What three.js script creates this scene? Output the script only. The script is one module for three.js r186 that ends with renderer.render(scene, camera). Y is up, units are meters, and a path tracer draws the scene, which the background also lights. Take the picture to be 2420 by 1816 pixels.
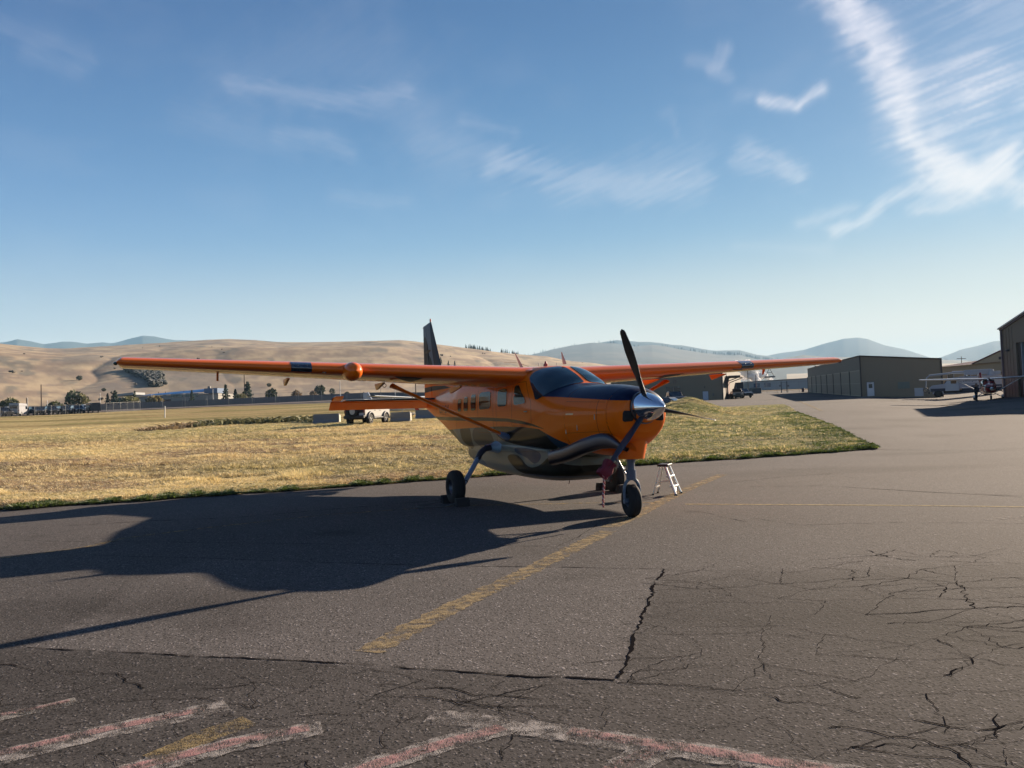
import * as THREE from 'three';
import { mergeGeometries, mergeVertices, toCreasedNormals } from 'three/addons/utils/BufferGeometryUtils.js';
import { RoundedBoxGeometry } from 'three/addons/geometries/RoundedBoxGeometry.js';

/* ---------- camera, sky, sun, exposure ---------- */
const W0 = 2420, H0 = 1816, F0 = 1837.6, EYE = 1.835, PITCH = 0.0361, ROLL = -0.037;
const scene = new THREE.Scene();
const camera = new THREE.PerspectiveCamera(2 * Math.atan(H0 / 2 / F0) * 180 / Math.PI, W0 / H0, 0.1, 40000);
camera.position.set(0, EYE, 0);
camera.rotation.set(PITCH, 0, ROLL);
const renderer = new THREE.WebGLRenderer({ antialias: true });
renderer.toneMapping = THREE.LinearToneMapping;
const EXPOSURE = 3.2;
renderer.toneMappingExposure = EXPOSURE;
renderer.shadowMap.enabled = true;
const SUN = new THREE.Vector3(2.226, 1, -2.037).normalize();
const sun = new THREE.DirectionalLight(0xffe8cc, 5);
sun.position.copy(SUN).multiplyScalar(120);
sun.castShadow = true;
sun.shadow.mapSize.set(4096, 4096);
Object.assign(sun.shadow.camera, { left: -60, right: 60, top: 60, bottom: -60, near: 1, far: 400 });
scene.add(sun, sun.target);
const HAZE = 8.5e-5;
scene.fog = new THREE.FogExp2(new THREE.Color().setRGB(0.4, 0.7, 1.0), HAZE);

/* ---------- seeded randomness, noise ---------- */
function rng(seed) { let s = seed >>> 0; return () => { s = (s + 0x6d2b79f5) >>> 0; let t = s; t = Math.imul(t ^ (t >>> 15), t | 1); t ^= t + Math.imul(t ^ (t >>> 7), t | 61); return ((t ^ (t >>> 14)) >>> 0) / 4294967296; }; }
const hash2 = (x, y) => { let h = Math.imul(x | 0, 374761393) + Math.imul(y | 0, 668265263); h = Math.imul(h ^ (h >>> 13), 1274126177); return ((h ^ (h >>> 16)) >>> 0) / 4294967296; };
function vn(x, y, px = 0, py = 0) {
  const ix = Math.floor(x), iy = Math.floor(y), fx = x - ix, fy = y - iy, u = fx * fx * (3 - 2 * fx), v = fy * fy * (3 - 2 * fy);
  const w = (a, p) => p ? ((a % p) + p) % p : a;
  const x0 = w(ix, px), x1 = w(ix + 1, px), y0 = w(iy, py), y1 = w(iy + 1, py);
  const a = hash2(x0, y0), b = hash2(x1, y0), c = hash2(x0, y1), d = hash2(x1, y1);
  return a + (b - a) * u + (c - a) * v + (a - b - c + d) * u * v;
}
function fbm(x, y, o = 4, p = 0, q = 0) { let s = 0, a = .5, n = 0; for (let i = 0; i < o; i++) { s += a * vn(x + i * 17.3 * (p ? 0 : 1), y + i * 9.1 * (p ? 0 : 1), p, q); n += a; x *= 2; y *= 2; p *= 2; q *= 2; a *= .5; } return s / n; }
const clamp = (x, a = 0, b = 1) => Math.min(b, Math.max(a, x)), lerp = (a, b, t) => a + (b - a) * t, smooth = (x, a, b) => { const t = clamp((x - a) / (b - a)); return t * t * (3 - 2 * t); };
function table(list, x) { if (x <= list[0][0]) return list[0][1]; for (let i = 1; i < list.length; i++) if (x <= list[i][0]) { const [a, p] = list[i - 1], [b, q] = list[i]; return p + (q - p) * (x - a) / (b - a); } return list[list.length - 1][1]; }
function curveTable(list) { // smooth (monotone) interpolation of several columns
  const n = list.length, m = list[0].length - 1, out = [];
  const sl = []; for (let c = 0; c < m; c++) { const d = [], s = []; for (let i = 0; i < n - 1; i++) d.push((list[i + 1][c + 1] - list[i][c + 1]) / (list[i + 1][0] - list[i][0])); for (let i = 0; i < n; i++) s.push(i === 0 ? d[0] : i === n - 1 ? d[n - 2] : d[i - 1] * d[i] <= 0 ? 0 : 2 * d[i - 1] * d[i] / (d[i - 1] + d[i])); sl.push(s); }
  return (x) => { let i = 0; x = clamp(x, list[0][0], list[n - 1][0]); while (i < n - 2 && x > list[i + 1][0]) i++; const h = list[i + 1][0] - list[i][0], t = (x - list[i][0]) / h, r = [];
    for (let c = 0; c < m; c++) { const p = list[i][c + 1], q = list[i + 1][c + 1]; r.push((2 * t ** 3 - 3 * t * t + 1) * p + (t ** 3 - 2 * t * t + t) * h * sl[c][i] + (3 * t * t - 2 * t ** 3) * q + (t ** 3 - t * t) * h * sl[c][i + 1]); } return r; };
}
/* direction through a measured point of the view, to lay the place out */
function ray(px, py) {
  const x = (px - W0 / 2) / F0, y = -(py - H0 / 2) / F0, cr = Math.cos(ROLL), sr = Math.sin(ROLL), c = Math.cos(PITCH), s = Math.sin(PITCH);
  const x1 = cr * x - sr * y, y1 = sr * x + cr * y;
  return new THREE.Vector3(x1, c * y1 + s, s * y1 - c);
}
const azel = (px, py) => { const d = ray(px, py); return [Math.atan2(d.x, -d.z), d.y / Math.hypot(d.x, d.z)]; };

/* ---------- sky ---------- */
function makeSky() {
  const W = 4096, H = 2048, data = new Float32Array(W * H * 4);
  const lin = (r, g, b) => [r, g, b].map((c) => { c /= 255; return c <= .04045 ? c / 12.92 : ((c + .055) / 1.055) ** 2.4; });
  // elevation (deg) -> colour away from the sun and towards it, as displayed
  const away = [[0, 1.2, 1.12, .97], [3, .9, .9, .83], [7, .4, .55, .7], [13, .14, .31, .6], [20, .062, .18, .44], [30, .03, .09, .29], [50, .018, .06, .2], [90, .014, .045, .15]];
  const near = [[0, 1.75, 1.48, 1.12], [3, 1.46, 1.27, .97], [7, .8, .84, .77], [13, .25, .45, .66], [20, .115, .28, .53], [30, .055, .165, .39], [50, .024, .08, .24], [90, .014, .045, .15]];
  const fa = curveTable(away), fn = curveTable(near);
  const P = (list) => list.map(([x, y]) => { const [a, t] = azel(x, y); return [a * 1838, Math.atan(t) * 1838]; });
  // [points, half width, strength, stretch angle, streakiness]
  const strokes = [
    [[[1960, -60], [2010, 20], [2070, 110], [2120, 190], [2140, 270], [2150, 325], [2200, 368], [2250, 405], [2300, 425]], 42, 0.9, .2, .45],
    [[[2250, 410], [2310, 425], [2350, 400], [2372, 372]], 34, 0.9, .6, .5],
    [[[2360, 420], [2420, 440], [2520, 520]], 36, 0.637, .6, .6],
    [[[2280, 440], [2220, 462], [2150, 490]], 12.6, 0.279, .45, .5], [[[2310, 455], [2240, 490], [2170, 500]], 10.8, 0.468, .5, .5],
    [[[2200, 430], [2130, 460], [2090, 480], [2040, 525], [1975, 545]], 15.3, 0.51, .5, .5], [[[2020, 490], [1960, 510], [1890, 528]], 13.7, 0.26, .45, .5],
    [[[1798, 238], [1850, 244], [1885, 252], [1915, 228], [1942, 213]], 13.5, 0.637, .5, .3], [[[1745, 225], [1770, 222]], 16.8, 0.124, .3, .3],
    [[[1685, 165], [1700, 150], [1712, 118]], 15.8, 0.211, 1.2, .3], [[[1630, 140], [1670, 148], [1720, 185]], 14.7, 0.136, .2, .3],
    [[[1770, 355], [1840, 375], [1890, 415]], 23.1, 0.26, .3, .8], [[[1740, 385], [1830, 395], [1880, 420]], 18.9, 0.186, .2, .8],
    [[[1180, 390], [1280, 405], [1390, 430], [1460, 445], [1540, 440], [1650, 430]], 35.7, 0.211, .35, .9], [[[1000, 330], [1100, 360], [1200, 385]], 42, 0.093, .3, .6], [[[1390, 430], [1500, 400], [1640, 390]], 42, 0.0992, .4, .9],
    [[[540, 200], [640, 212], [740, 232], [800, 238], [880, 228], [960, 215]], 21, 0.149, -.15, .6], [[[560, 190], [800, 120], [960, 190], [1000, 290], [1060, 380]], 94.5, 0.062, .6, .3],
    [[[660, 312], [760, 325], [830, 365]], 18.9, 0.0992, -.2, .5], [[[0, 60], [120, 100], [210, 135]], 21, 0.0806, -.3, .6], [[[60, 130], [180, 170]], 16.8, 0.0744, -.3, .6], [[[420, 270], [640, 330], [780, 355]], 27.3, 0.0496, -.2, .6],
    [[[1095, 285], [1160, 300], [1220, 312]], 14.7, 0.0868, -.1, .5], [[[790, 465], [880, 478], [960, 480]], 18.9, 0.0744, -.1, .5], [[[1740, 580], [1850, 585], [1960, 592]], 12.6, 0.0868, 0, .5], [[[1570, 270], [1585, 260], [1600, 320]], 14.7, 0.0744, 1, .4],
  ].map(([p, w, s, ang, st]) => { const q = P(p); let lo = [1e9, 1e9], hi = [-1e9, -1e9]; for (const [x, y] of q) { lo = [Math.min(lo[0], x), Math.min(lo[1], y)]; hi = [Math.max(hi[0], x), Math.max(hi[1], y)]; } return { q, w, s, ca: Math.cos(ang), sa: Math.sin(ang), st, lo, hi }; });
  const [sx0, sy0] = P([[2150, 0]])[0];
  for (let row = 0; row < H; row++) {
    const up = ((row + .5) / H - .5) * Math.PI, deg = up * 180 / Math.PI, ca = fa(Math.max(deg, 0)), cn = fn(Math.max(deg, 0));
    const cosU = Math.cos(up), y = Math.sin(up);
    for (let col = 0; col < W; col++) {
      const th = ((col + .5) / W - .5) * 2 * Math.PI, x = Math.cos(th) * cosU, z = Math.sin(th) * cosU;
      const az = Math.atan2(x, -z);
      const hz = (Math.cos(th) * SUN.x + Math.sin(th) * SUN.z) / Math.hypot(SUN.x, SUN.z);
      const t = smooth(hz, -.35, 1.0);
      let c = [0, 1, 2].map((k) => lerp(ca[k], cn[k], t));
      const g = x * SUN.x + y * SUN.y + z * SUN.z, glow = .22 * Math.exp(-(1 - g) * 14);
      c = c.map((v, k) => v + glow * [1, .95, .85][k]);
      if (deg > 0.3) {
        const X = az * 1838, Y = up * 1838; let a = 0;
        const fine = fbm(X / 34, Y / 34, 5), wisp = fbm(X / 160 + 7, Y / 70 + 3, 4);
        if (X > -1500 && X < 1700 && Y < 1400) for (const s of strokes) {
          const m = s.w * 3; if (X < s.lo[0] - m || X > s.hi[0] + m || Y < s.lo[1] - m || Y > s.hi[1] + m) continue;
          let best = 1e9;
          const u = X * s.ca + Y * s.sa, v = -X * s.sa + Y * s.ca, ragged = (fbm(u / (s.w * 2.6), v / (s.w * .2), 5) - .5) * s.w * 2.3 * s.st + (fine - .5) * s.w * 1.3;
          for (let i = 1; i < s.q.length; i++) { const [x0, y0] = s.q[i - 1], [x1, y1] = s.q[i], dx = x1 - x0, dy = y1 - y0, k = clamp(((X - x0) * dx + (Y - y0) * dy) / (dx * dx + dy * dy)); best = Math.min(best, Math.hypot(X - x0 - dx * k, Y - y0 - dy * k)); }
          const d = Math.max(0, best + ragged) / s.w, tex = .5 + .7 * fbm(u / 36, v / 5, 4) + .5 * (fine - .5);
          a = 1 - (1 - a) * (1 - clamp(s.s * Math.exp(-d * d * 1.3) * tex));
        }
        // combed streaks beyond the main band
        const u = X * Math.cos(.2) + Y * Math.sin(.2), v = -X * Math.sin(.2) + Y * Math.cos(.2);
        const band = smooth(X, sx0 - 100, sx0 + 120) * smooth(Y, sy0 - 430, sy0 - 260) * (1 - smooth(X, 1900, 2600)) * (1 - smooth(Y, 1500, 2100));
        if (band > .002) { const comb = smooth(fbm(u / 95 + 5 + .5 * fine, v / 5.2 + 1.6 * wisp, 4), .34, .72), clump = smooth(fbm(X / 150 + 11, Y / 120, 3), .25, .62); a = 1 - (1 - a) * (1 - band * (.46 * comb * (.3 + .7 * clump) + .24 * clump)); }
        // thin veil of high cloud all round
        const veil = .035 * smooth(wisp, .45, .85) * smooth(deg, 4, 14) * (1 - smooth(deg, 45, 70));
        a = 1 - (1 - a) * (1 - veil);
        const bright = [lin(232, 230, 240), lin(248, 246, 244)], cl = [0, 1, 2].map((k) => lerp(bright[0][k], bright[1][k], smooth(25 - deg, 0, 16)) * (.92 + .2 * t));
        for (let k = 0; k < 3; k++) c[k] = lerp(c[k], Math.max(c[k], cl[k]), a);
      }
      const i = (row * W + col) * 4;
      for (let k = 0; k < 3; k++) data[i + k] = c[k] / EXPOSURE * SKYGAIN;
      data[i + 3] = 1;
    }
  }
  const tex = new THREE.DataTexture(data, W, H, THREE.RGBAFormat, THREE.FloatType);
  tex.mapping = THREE.EquirectangularReflectionMapping; tex.magFilter = tex.minFilter = THREE.LinearFilter; tex.needsUpdate = true;
  return tex;
}
const SKYGAIN = 1;
scene.background = scene.environment = makeSky();
/* ---------- tagging ---------- */
const used = {};
function numbered(n) { const k = used[n] = (used[n] ?? -1) + 1; return k ? `${n}_${String(k).padStart(3, '0')}` : n; }
function shade(o) { o.traverse((m) => { if (m.isMesh) { m.castShadow = true; m.receiveShadow = true; } }); return o; }
function tag(o, label, category, group) { Object.assign(o.userData, { label, category }); if (group) o.userData.group = group; return o; }
function thing(name, label, category, pos = [0, 0, 0], turn = 0, group) { const g = new THREE.Group(); g.name = numbered(name); g.position.set(...pos); g.rotation.y = turn; scene.add(g); return tag(g, label, category, group); }
function part(name, geo, m, parent, label) { const o = new THREE.Mesh(Array.isArray(geo) ? merge(geo) : geo, m); o.name = name; if (label) o.userData.label = label; parent.add(o); o.castShadow = o.receiveShadow = true; return o; }
function struct(name, geo, m, label) { const o = part(name, geo, m, scene); o.name = numbered(name); o.userData.kind = 'structure'; if (label) o.userData.label = label; return o; }
function merge(list) { const l = list.map((g) => { g = g.index ? g.toNonIndexed() : g; for (const k of Object.keys(g.attributes)) if (!['position', 'normal', 'uv'].includes(k)) g.deleteAttribute(k); return g; }); return l.length === 1 ? l[0] : mergeGeometries(l); }
function box(w, h, d, x = 0, y = 0, z = 0, r = 0) { const s = Math.min(w, h, d), g = r ? new RoundedBoxGeometry(w, h, d, 2, Math.min(r, s * .49)) : new THREE.BoxGeometry(w, h, d); return g.translate(x, y, z); }
function cyl(r0, r1, h, x, y, z, n = 12) { return new THREE.CylinderGeometry(r1, r0, h, n).translate(x, y + h / 2, z); }
function bar(a, b, r, n = 8, r2 = r) { const A = new THREE.Vector3(...a), B = new THREE.Vector3(...b), d = B.clone().sub(A), g = new THREE.CylinderGeometry(r2, r, d.length(), n); g.applyQuaternion(new THREE.Quaternion().setFromUnitVectors(new THREE.Vector3(0, 1, 0), d.normalize())); return g.translate((A.x + B.x) / 2, (A.y + B.y) / 2, (A.z + B.z) / 2); }
function tube(pts, r, n = 40, m = 12) { return new THREE.TubeGeometry(new THREE.CatmullRomCurve3(pts.map((p) => new THREE.Vector3(...p))), n, r, m, false); }
function grid(nu, nv, f, uvf, col) { // (nu+1) x (nv+1) sheet
  const pos = [], uv = [], idx = [], c = [];
  for (let j = 0; j <= nv; j++) for (let i = 0; i <= nu; i++) { const p = f(i / nu, j / nv, i, j); pos.push(...p); const q = uvf ? uvf(i / nu, j / nv, p) : [i / nu, j / nv]; uv.push(...q); if (col) c.push(...col(p, i / nu, j / nv)); }
  for (let j = 0; j < nv; j++) for (let i = 0; i < nu; i++) { const a = j * (nu + 1) + i, b = a + 1, d = a + nu + 1, e = d + 1; idx.push(a, b, d, b, e, d); }
  const g = new THREE.BufferGeometry(); g.setAttribute('position', new THREE.Float32BufferAttribute(pos, 3)); g.setAttribute('uv', new THREE.Float32BufferAttribute(uv, 2)); if (col) g.setAttribute('color', new THREE.Float32BufferAttribute(c, 3)); g.setIndex(idx); g.computeVertexNormals(); return g;
}
const srgb = (r, g, b) => new THREE.Color().setRGB(r / 255, g / 255, b / 255, THREE.SRGBColorSpace);
const std = (c, rough = .7, metal = 0, more = {}) => new THREE.MeshStandardMaterial({ color: Array.isArray(c) ? new THREE.Color().setRGB(...c) : c, roughness: rough, metalness: metal, side: THREE.DoubleSide, ...more });
function texture(n, f, { srgbMap = false, m = n } = {}) { // f(x, y) -> [r,g,b] 0..1
  const d = new Uint8Array(n * m * 4);
  for (let y = 0; y < m; y++) for (let x = 0; x < n; x++) { const c = f(x, y), i = (y * n + x) * 4; const v = Array.isArray(c) ? c : [c, c, c]; for (let k = 0; k < 3; k++) d[i + k] = clamp(v[k]) * 255; d[i + 3] = 255; }
  const t = new THREE.DataTexture(d, n, m); t.wrapS = t.wrapT = THREE.RepeatWrapping; t.magFilter = THREE.LinearFilter; t.minFilter = THREE.LinearMipmapLinearFilter; t.generateMipmaps = true; if (srgbMap) t.colorSpace = THREE.SRGBColorSpace; t.needsUpdate = true; return t;
}

/* ---------- lie of the land: level apron, the airfield rising gently behind it ---------- */
const SLOPE = [[-.7, .029], [-.535, .029], [-.18, .036], [.1, .026], [.265, .0215], [.424, .0213], [.5, .0155], [.563, .021], [.7, .024]];
function mound(x, z) { const dx = x - 14.9, dz = z + 66, a = .3, u = dx * Math.cos(a) + dz * Math.sin(a), v = -dx * Math.sin(a) + dz * Math.cos(a); return 1.3 * Math.exp(-(u * u) / 8 - (v * v) / 150) * (.75 + .5 * fbm(x / 2.2, z / 2.2, 3)); }
function Hbase(x, z) {
  const d = Math.hypot(x, z), u = d - 20; if (u <= 0) return 0;
  const a = Math.abs(Math.atan2(x, -z)) > .8 ? (x < 0 ? -.7 : .8) : Math.atan2(x, -z);
  return table(SLOPE, a) * u * u / (u + 6);
}
const H = Hbase;
function ground(px, py, f = H) { // where the view through a measured point meets the land
  const d = ray(px, py); let lo = .5, hi = 4000;
  if (d.y > 0 && EYE + d.y * hi > f(d.x * hi, d.z * hi)) { }
  let t = lo; for (let s = .5; s < hi; s *= 1.01) { t = s; if (EYE + d.y * s < f(d.x * s, d.z * s)) break; }
  let a = t / 1.01, b = t; for (let i = 0; i < 40; i++) { const m = (a + b) / 2; if (EYE + d.y * m < f(d.x * m, d.z * m)) b = m; else a = m; }
  return new THREE.Vector3(d.x * b, f(d.x * b, d.z * b), d.z * b);
}
function away(px, dist, up = 0) { const d = ray(px, 940), k = dist / Math.hypot(d.x, d.z), x = d.x * k, z = d.z * k; return new THREE.Vector3(x, H(x, z) + up, z); } // ground point at a distance in a direction

/* ---------- ground materials ---------- */
const T = 1024;
const stones = (() => { // aggregate: an uneven field of chips
  const a = new Float32Array(T * T), r = rng(5);
  for (let i = 0; i < T * T; i++) a[i] = .34 + .16 * (r() - .5);
  for (let k = 0; k < 52000; k++) { const cx = r() * T, cy = r() * T, rx = 1 + r() * r() * 3.2, ry = rx * (.55 + .5 * r()), an = r() * 3.14, v = r() < .16 ? .72 + .4 * r() : .3 + .34 * r(), ca = Math.cos(an), sa = Math.sin(an);
    for (let y = -4; y <= 4; y++) for (let x = -4; x <= 4; x++) { const u = (x * ca + y * sa) / rx, w = (-x * sa + y * ca) / ry, q = u * u + w * w; if (q < 1) { const i = ((Math.floor(cy + y) + T) % T) * T + ((Math.floor(cx + x) + T) % T); a[i] = v * (1 - .35 * q); } } }
  for (let k = 0; k < 16000; k++) { const cx = r() * T, cy = r() * T, R = 1 + r() * 2; for (let y = -3; y <= 3; y++) for (let x = -3; x <= 3; x++) if (x * x + y * y < R * R) { const i = ((Math.floor(cy + y) + T) % T) * T + ((Math.floor(cx + x) + T) % T); a[i] *= .35; } }
  return a;
})();
const asphaltMap = texture(T, (x, y) => { const s = stones[y * T + x], l = .5 + .5 * fbm(x / 64, y / 64, 3, 16, 16); const v = .08 + 1.02 * s + 1.8 * Math.max(0, s - .64); return [v * (1.0 + .06 * (s - .4)), v * .985, v * .955].map((c) => clamp(c * (.85 + .3 * l) * .84)); });
const asphaltBump = texture(T, (x, y) => stones[y * T + x]);
const asphaltRough = texture(256, (x, y) => .78 + .2 * fbm(x / 16, y / 16, 3, 16, 16));
const asphalt = new THREE.MeshPhysicalMaterial({ map: asphaltMap, bumpMap: asphaltBump, bumpScale: .0045, roughness: 1, specularIntensity: .2, vertexColors: true, side: THREE.DoubleSide });
const soilMap = texture(512, (x, y) => { const v = .6 + .5 * (fbm(x / 8, y / 8, 4, 64, 64) - .5) + .35 * (fbm(x / 64, y / 64, 3, 8, 8) - .5); return [v, v, v * .97]; });
const fieldMat = new THREE.MeshPhysicalMaterial({ specularIntensity: .1, map: soilMap, bumpMap: soilMap, bumpScale: .08, roughness: 1, vertexColors: true, side: THREE.DoubleSide });

const PATCH = [[60, 1400], [700, 1432], [1330, 1470], [1372, 1370], [1400, 1310], [1435, 1230], [900, 1222], [420, 1205]].map(([x, y]) => ground(x * 1.094, y * 1.094));
function inside(poly, x, z) { let c = false; for (let i = 0, j = poly.length - 1; i < poly.length; j = i++) { const a = poly[i], b = poly[j]; if ((a.z > z) !== (b.z > z) && x < (b.x - a.x) * (z - a.z) / (b.z - a.z) + a.x) c = !c; } return c; }
const stains = [[720, 1152, .5, .5], [350, 1300, 1.1, .25], [420, 1318, .8, .2], [490, 1350, .6, .22], [560, 1290, .7, .12], [1270, 1240, .35, .25], [1230, 1250, .3, .2], [1150, 1190, .6, .15], [250, 1320, .4, .2], [90, 1160, .25, .3], [1500, 1105, .2, .4]].map(([x, y, r, s]) => [ground(x * 1.094, y * 1.094), r, s]);
function asphaltTint(x, z) {
  const d = Math.hypot(x, z);
  let v = .188 + .056 * (fbm(x / 3.1 + 3, z / 3.1, 4) - .5) + .034 * (fbm(x / 14, z / 9 + 4, 3) - .5);
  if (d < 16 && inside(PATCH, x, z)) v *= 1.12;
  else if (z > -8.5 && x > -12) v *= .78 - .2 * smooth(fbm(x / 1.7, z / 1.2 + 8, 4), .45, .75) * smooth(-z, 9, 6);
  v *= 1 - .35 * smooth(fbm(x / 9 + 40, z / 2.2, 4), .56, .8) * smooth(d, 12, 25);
  for (const [p, r, s] of stains) { const q = ((x - p.x) ** 2 + ((z - p.z) * 1.5) ** 2) / (r * r); if (q < 5) v *= 1 - s * Math.exp(-q * 1.6) * (.6 + .8 * fbm(x * 4, z * 4, 3)); }
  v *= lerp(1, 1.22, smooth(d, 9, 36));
  const warm = .5 + .5 * (fbm(x / 5, z / 5 + 20, 2) - .5);
  return [v * (1.01 + .05 * warm), v * .97, v * (1.0 - .03 * warm)];
}
{ // apron: one sheet, finest near the eye
  const cols = []; for (let a = -180; a < 180; a += (a >= -46 && a < 46) ? .5 : 7) cols.push(a); cols.push(180);
  const rows = [0]; for (let r = .8; r < 330; r *= (r < 30 ? 1.022 : 1.05)) rows.push(r);
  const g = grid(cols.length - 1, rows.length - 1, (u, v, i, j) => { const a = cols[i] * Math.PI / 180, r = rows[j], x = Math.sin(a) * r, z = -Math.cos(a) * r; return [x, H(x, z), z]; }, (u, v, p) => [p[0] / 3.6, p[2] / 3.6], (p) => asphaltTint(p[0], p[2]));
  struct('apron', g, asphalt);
}
{ // the land round the airfield, out to the foot of the hills and past them
  const cols = []; for (let a = -180; a < 180; a += (a >= -46 && a < 46) ? 1 : 6) cols.push(a); cols.push(180);
  const rows = []; for (let r = 15; r < 12000; r *= 1.05) rows.push(r);
  const g = grid(cols.length - 1, rows.length - 1, (u, v, i, j) => { const a = cols[i] * Math.PI / 180, r = rows[j], x = Math.sin(a) * r, z = -Math.cos(a) * r; return [x, H(x, z) - .12, z]; }, (u, v, p) => [p[0] / 9, p[2] / 9], (p) => { const n = fbm(p[0] / 40, p[2] / 25, 4); return [.3 + .08 * n, .22 + .06 * n, .13 + .04 * n]; });
  struct('ground', g, fieldMat);
}

/* ---------- worn paint and cracks on the apron ---------- */
const along = (pts, step = .25) => { const out = []; for (let i = 1; i < pts.length; i++) { const a = pts[i - 1], b = pts[i], n = Math.max(1, Math.ceil(Math.hypot(b.x - a.x, b.z - a.z) / step)); for (let k = i > 1 ? 1 : 0; k <= n; k++) out.push([lerp(a.x, b.x, k / n), lerp(a.z, b.z, k / n)]); } return out; };
function ribbon(line, half, lift, wob = 0, seed = 0) { // a strip lying on the land
  const L = line.length; let s = 0;
  return grid(2, L - 1, (u, v, i, j) => { const p = line[j], a = line[Math.max(0, j - 1)], b = line[Math.min(L - 1, j + 1)], dx = b[0] - a[0], dz = b[1] - a[1], l = Math.hypot(dx, dz) || 1, h = typeof half === 'function' ? half(j / (L - 1), p) : half; const k = (i - 1) * h * (1 + wob * (hash2(j * 3 + i, seed) - .5) * 2); const x = p[0] - dz / l * k, z = p[1] + dx / l * k; return [x, H(x, z) + lift, z]; }, (u, v, p) => [p[0] / 1.7, p[2] / 1.7]);
}
const wearMap = (lo, hi) => texture(512, (x, y) => { const n = fbm(x / 20, y / 20, 3, 25.6 | 0, 25.6 | 0), f = stones[((y * 2) % T) * T + ((x * 2) % T)], g = hash2(x, y); const v = .55 * n + .5 * f + .22 * g; return smooth(v, lo, hi); });
const paint = (c, lo, hi) => new THREE.MeshPhysicalMaterial({ color: c, roughness: 1, specularIntensity: .2, alphaMap: wearMap(lo, hi), transparent: true, bumpMap: asphaltBump, bumpScale: .004, side: THREE.DoubleSide });
const yellowPaint = paint(new THREE.Color().setRGB(.26, .2, .115), .38, .74), faintYellow = paint(new THREE.Color().setRGB(.235, .18, .095), .4, .74), whitePaint = paint(new THREE.Color().setRGB(.27, .25, .24), .42, .76), redPaint = paint(new THREE.Color().setRGB(.32, .175, .175), .44, .84), faintWhite = paint(new THREE.Color().setRGB(.24, .225, .21), .46, .74);
const K = 2420 / 2212, line = (pts, step = .25) => along(pts.map(([x, y]) => ground(x * K, y * K)), step), near = (pts) => line(pts, .05);
struct('yellow_line', ribbon(near([[792, 1410], [880, 1362], [1000, 1302], [1130, 1240], [1220, 1195], [1314, 1148]]), .13, .004, .22, 5), yellowPaint, 'yellow taxi line running across the apron towards the nose wheel');
struct('yellow_line', ribbon(line([[1315, 1140], [1365, 1118], [1430, 1084], [1500, 1050], [1560, 1026]]), .14, .004), yellowPaint, 'faded yellow taxi line beyond the nose wheel');
struct('yellow_line', ribbon(line([[330, 1642], [400, 1612], [450, 1588], [540, 1558]]), .1, .0025), faintYellow, 'short faded yellow dash among the red lines');
struct('yellow_line', ribbon(line([[1480, 1090], [1700, 1091], [2000, 1093], [2212, 1096], [2500, 1100]]), .055, .004), paint(new THREE.Color().setRGB(.27, .22, .12), .3, .56), 'thin yellow line to the right of the nose wheel');
struct('yellow_line', ribbon(line([[0, 1207], [100, 1194], [190, 1182], [260, 1165], [370, 1150], [480, 1137], [700, 1113], [900, 1099], [1000, 1093], [1300, 1087], [1420, 1086]]), .06, .004), faintYellow, 'thin curved yellow line under the wing');
struct('yellow_line', ribbon(line([[2130, 1124], [2212, 1116], [2400, 1100]]), .09, .004), faintWhite, 'short pale line at the right edge');
struct('white_line', ribbon(near([[0, 1550], [90, 1532], [165, 1514]]), .075, .004, .12, 3), faintWhite); struct('red_line', ribbon(near([[0, 1547], [90, 1530], [150, 1516]]), .028, .008, .12, 7), redPaint);
struct('white_line', ribbon(near([[-60, 1655], [0, 1637], [200, 1588], [350, 1556], [490, 1524]]), .115, .004, .12, 3), whitePaint); struct('red_line', ribbon(near([[-60, 1648], [0, 1630], [200, 1584], [350, 1553], [440, 1534]]), .045, .008, .12, 7), redPaint);
struct('white_line', ribbon(near([[230, 1680], [330, 1655], [500, 1612], [600, 1590], [695, 1575]]), .105, .006, .12, 3), whitePaint); struct('red_line', ribbon(near([[230, 1677], [330, 1652], [500, 1608], [600, 1588], [668, 1576]]), .05, .01, .12, 7), redPaint);
struct('white_line', ribbon(near([[730, 1682], [800, 1658], [950, 1612], [1050, 1585], [1100, 1572], [1030, 1558], [925, 1550]]), .1, .006, .12, 3), whitePaint); struct('red_line', ribbon(near([[760, 1675], [830, 1650], [950, 1613], [1050, 1586], [1085, 1574]]), .052, .01, .12, 7), redPaint);
struct('white_line', ribbon(near([[1130, 1572], [1250, 1590], [1400, 1612], [1560, 1634], [1740, 1662], [1900, 1686]]), .105, .006, .12, 3), whitePaint); struct('red_line', ribbon(near([[1230, 1583], [1350, 1602], [1500, 1622], [1650, 1646], [1800, 1668]]), .05, .01, .12, 7), redPaint);
struct('white_line', ribbon(near([[1330, 1668], [1380, 1640], [1440, 1618]]), .1, .005, .12, 3), whitePaint); struct('red_line', ribbon(near([[1300, 1680], [1375, 1642], [1440, 1612]]), .05, .011, .12, 7), redPaint);
// markings far along the taxiway
struct('yellow_line', ribbon(line([[1672, 848], [1720, 864], [1775, 888]]), .14, .02), yellowPaint, 'yellow line leading to the far gate');
struct('white_line', ribbon(line([[1718, 866], [1800, 866]]), .25, .03), whitePaint);
struct('yellow_line', ribbon(line([[1928, 868], [1985, 872], [2040, 876], [2085, 884], [2150, 887], [2212, 889], [2300, 892]]), .13, .02), yellowPaint, 'yellow line curving past the hangar apron');

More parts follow.
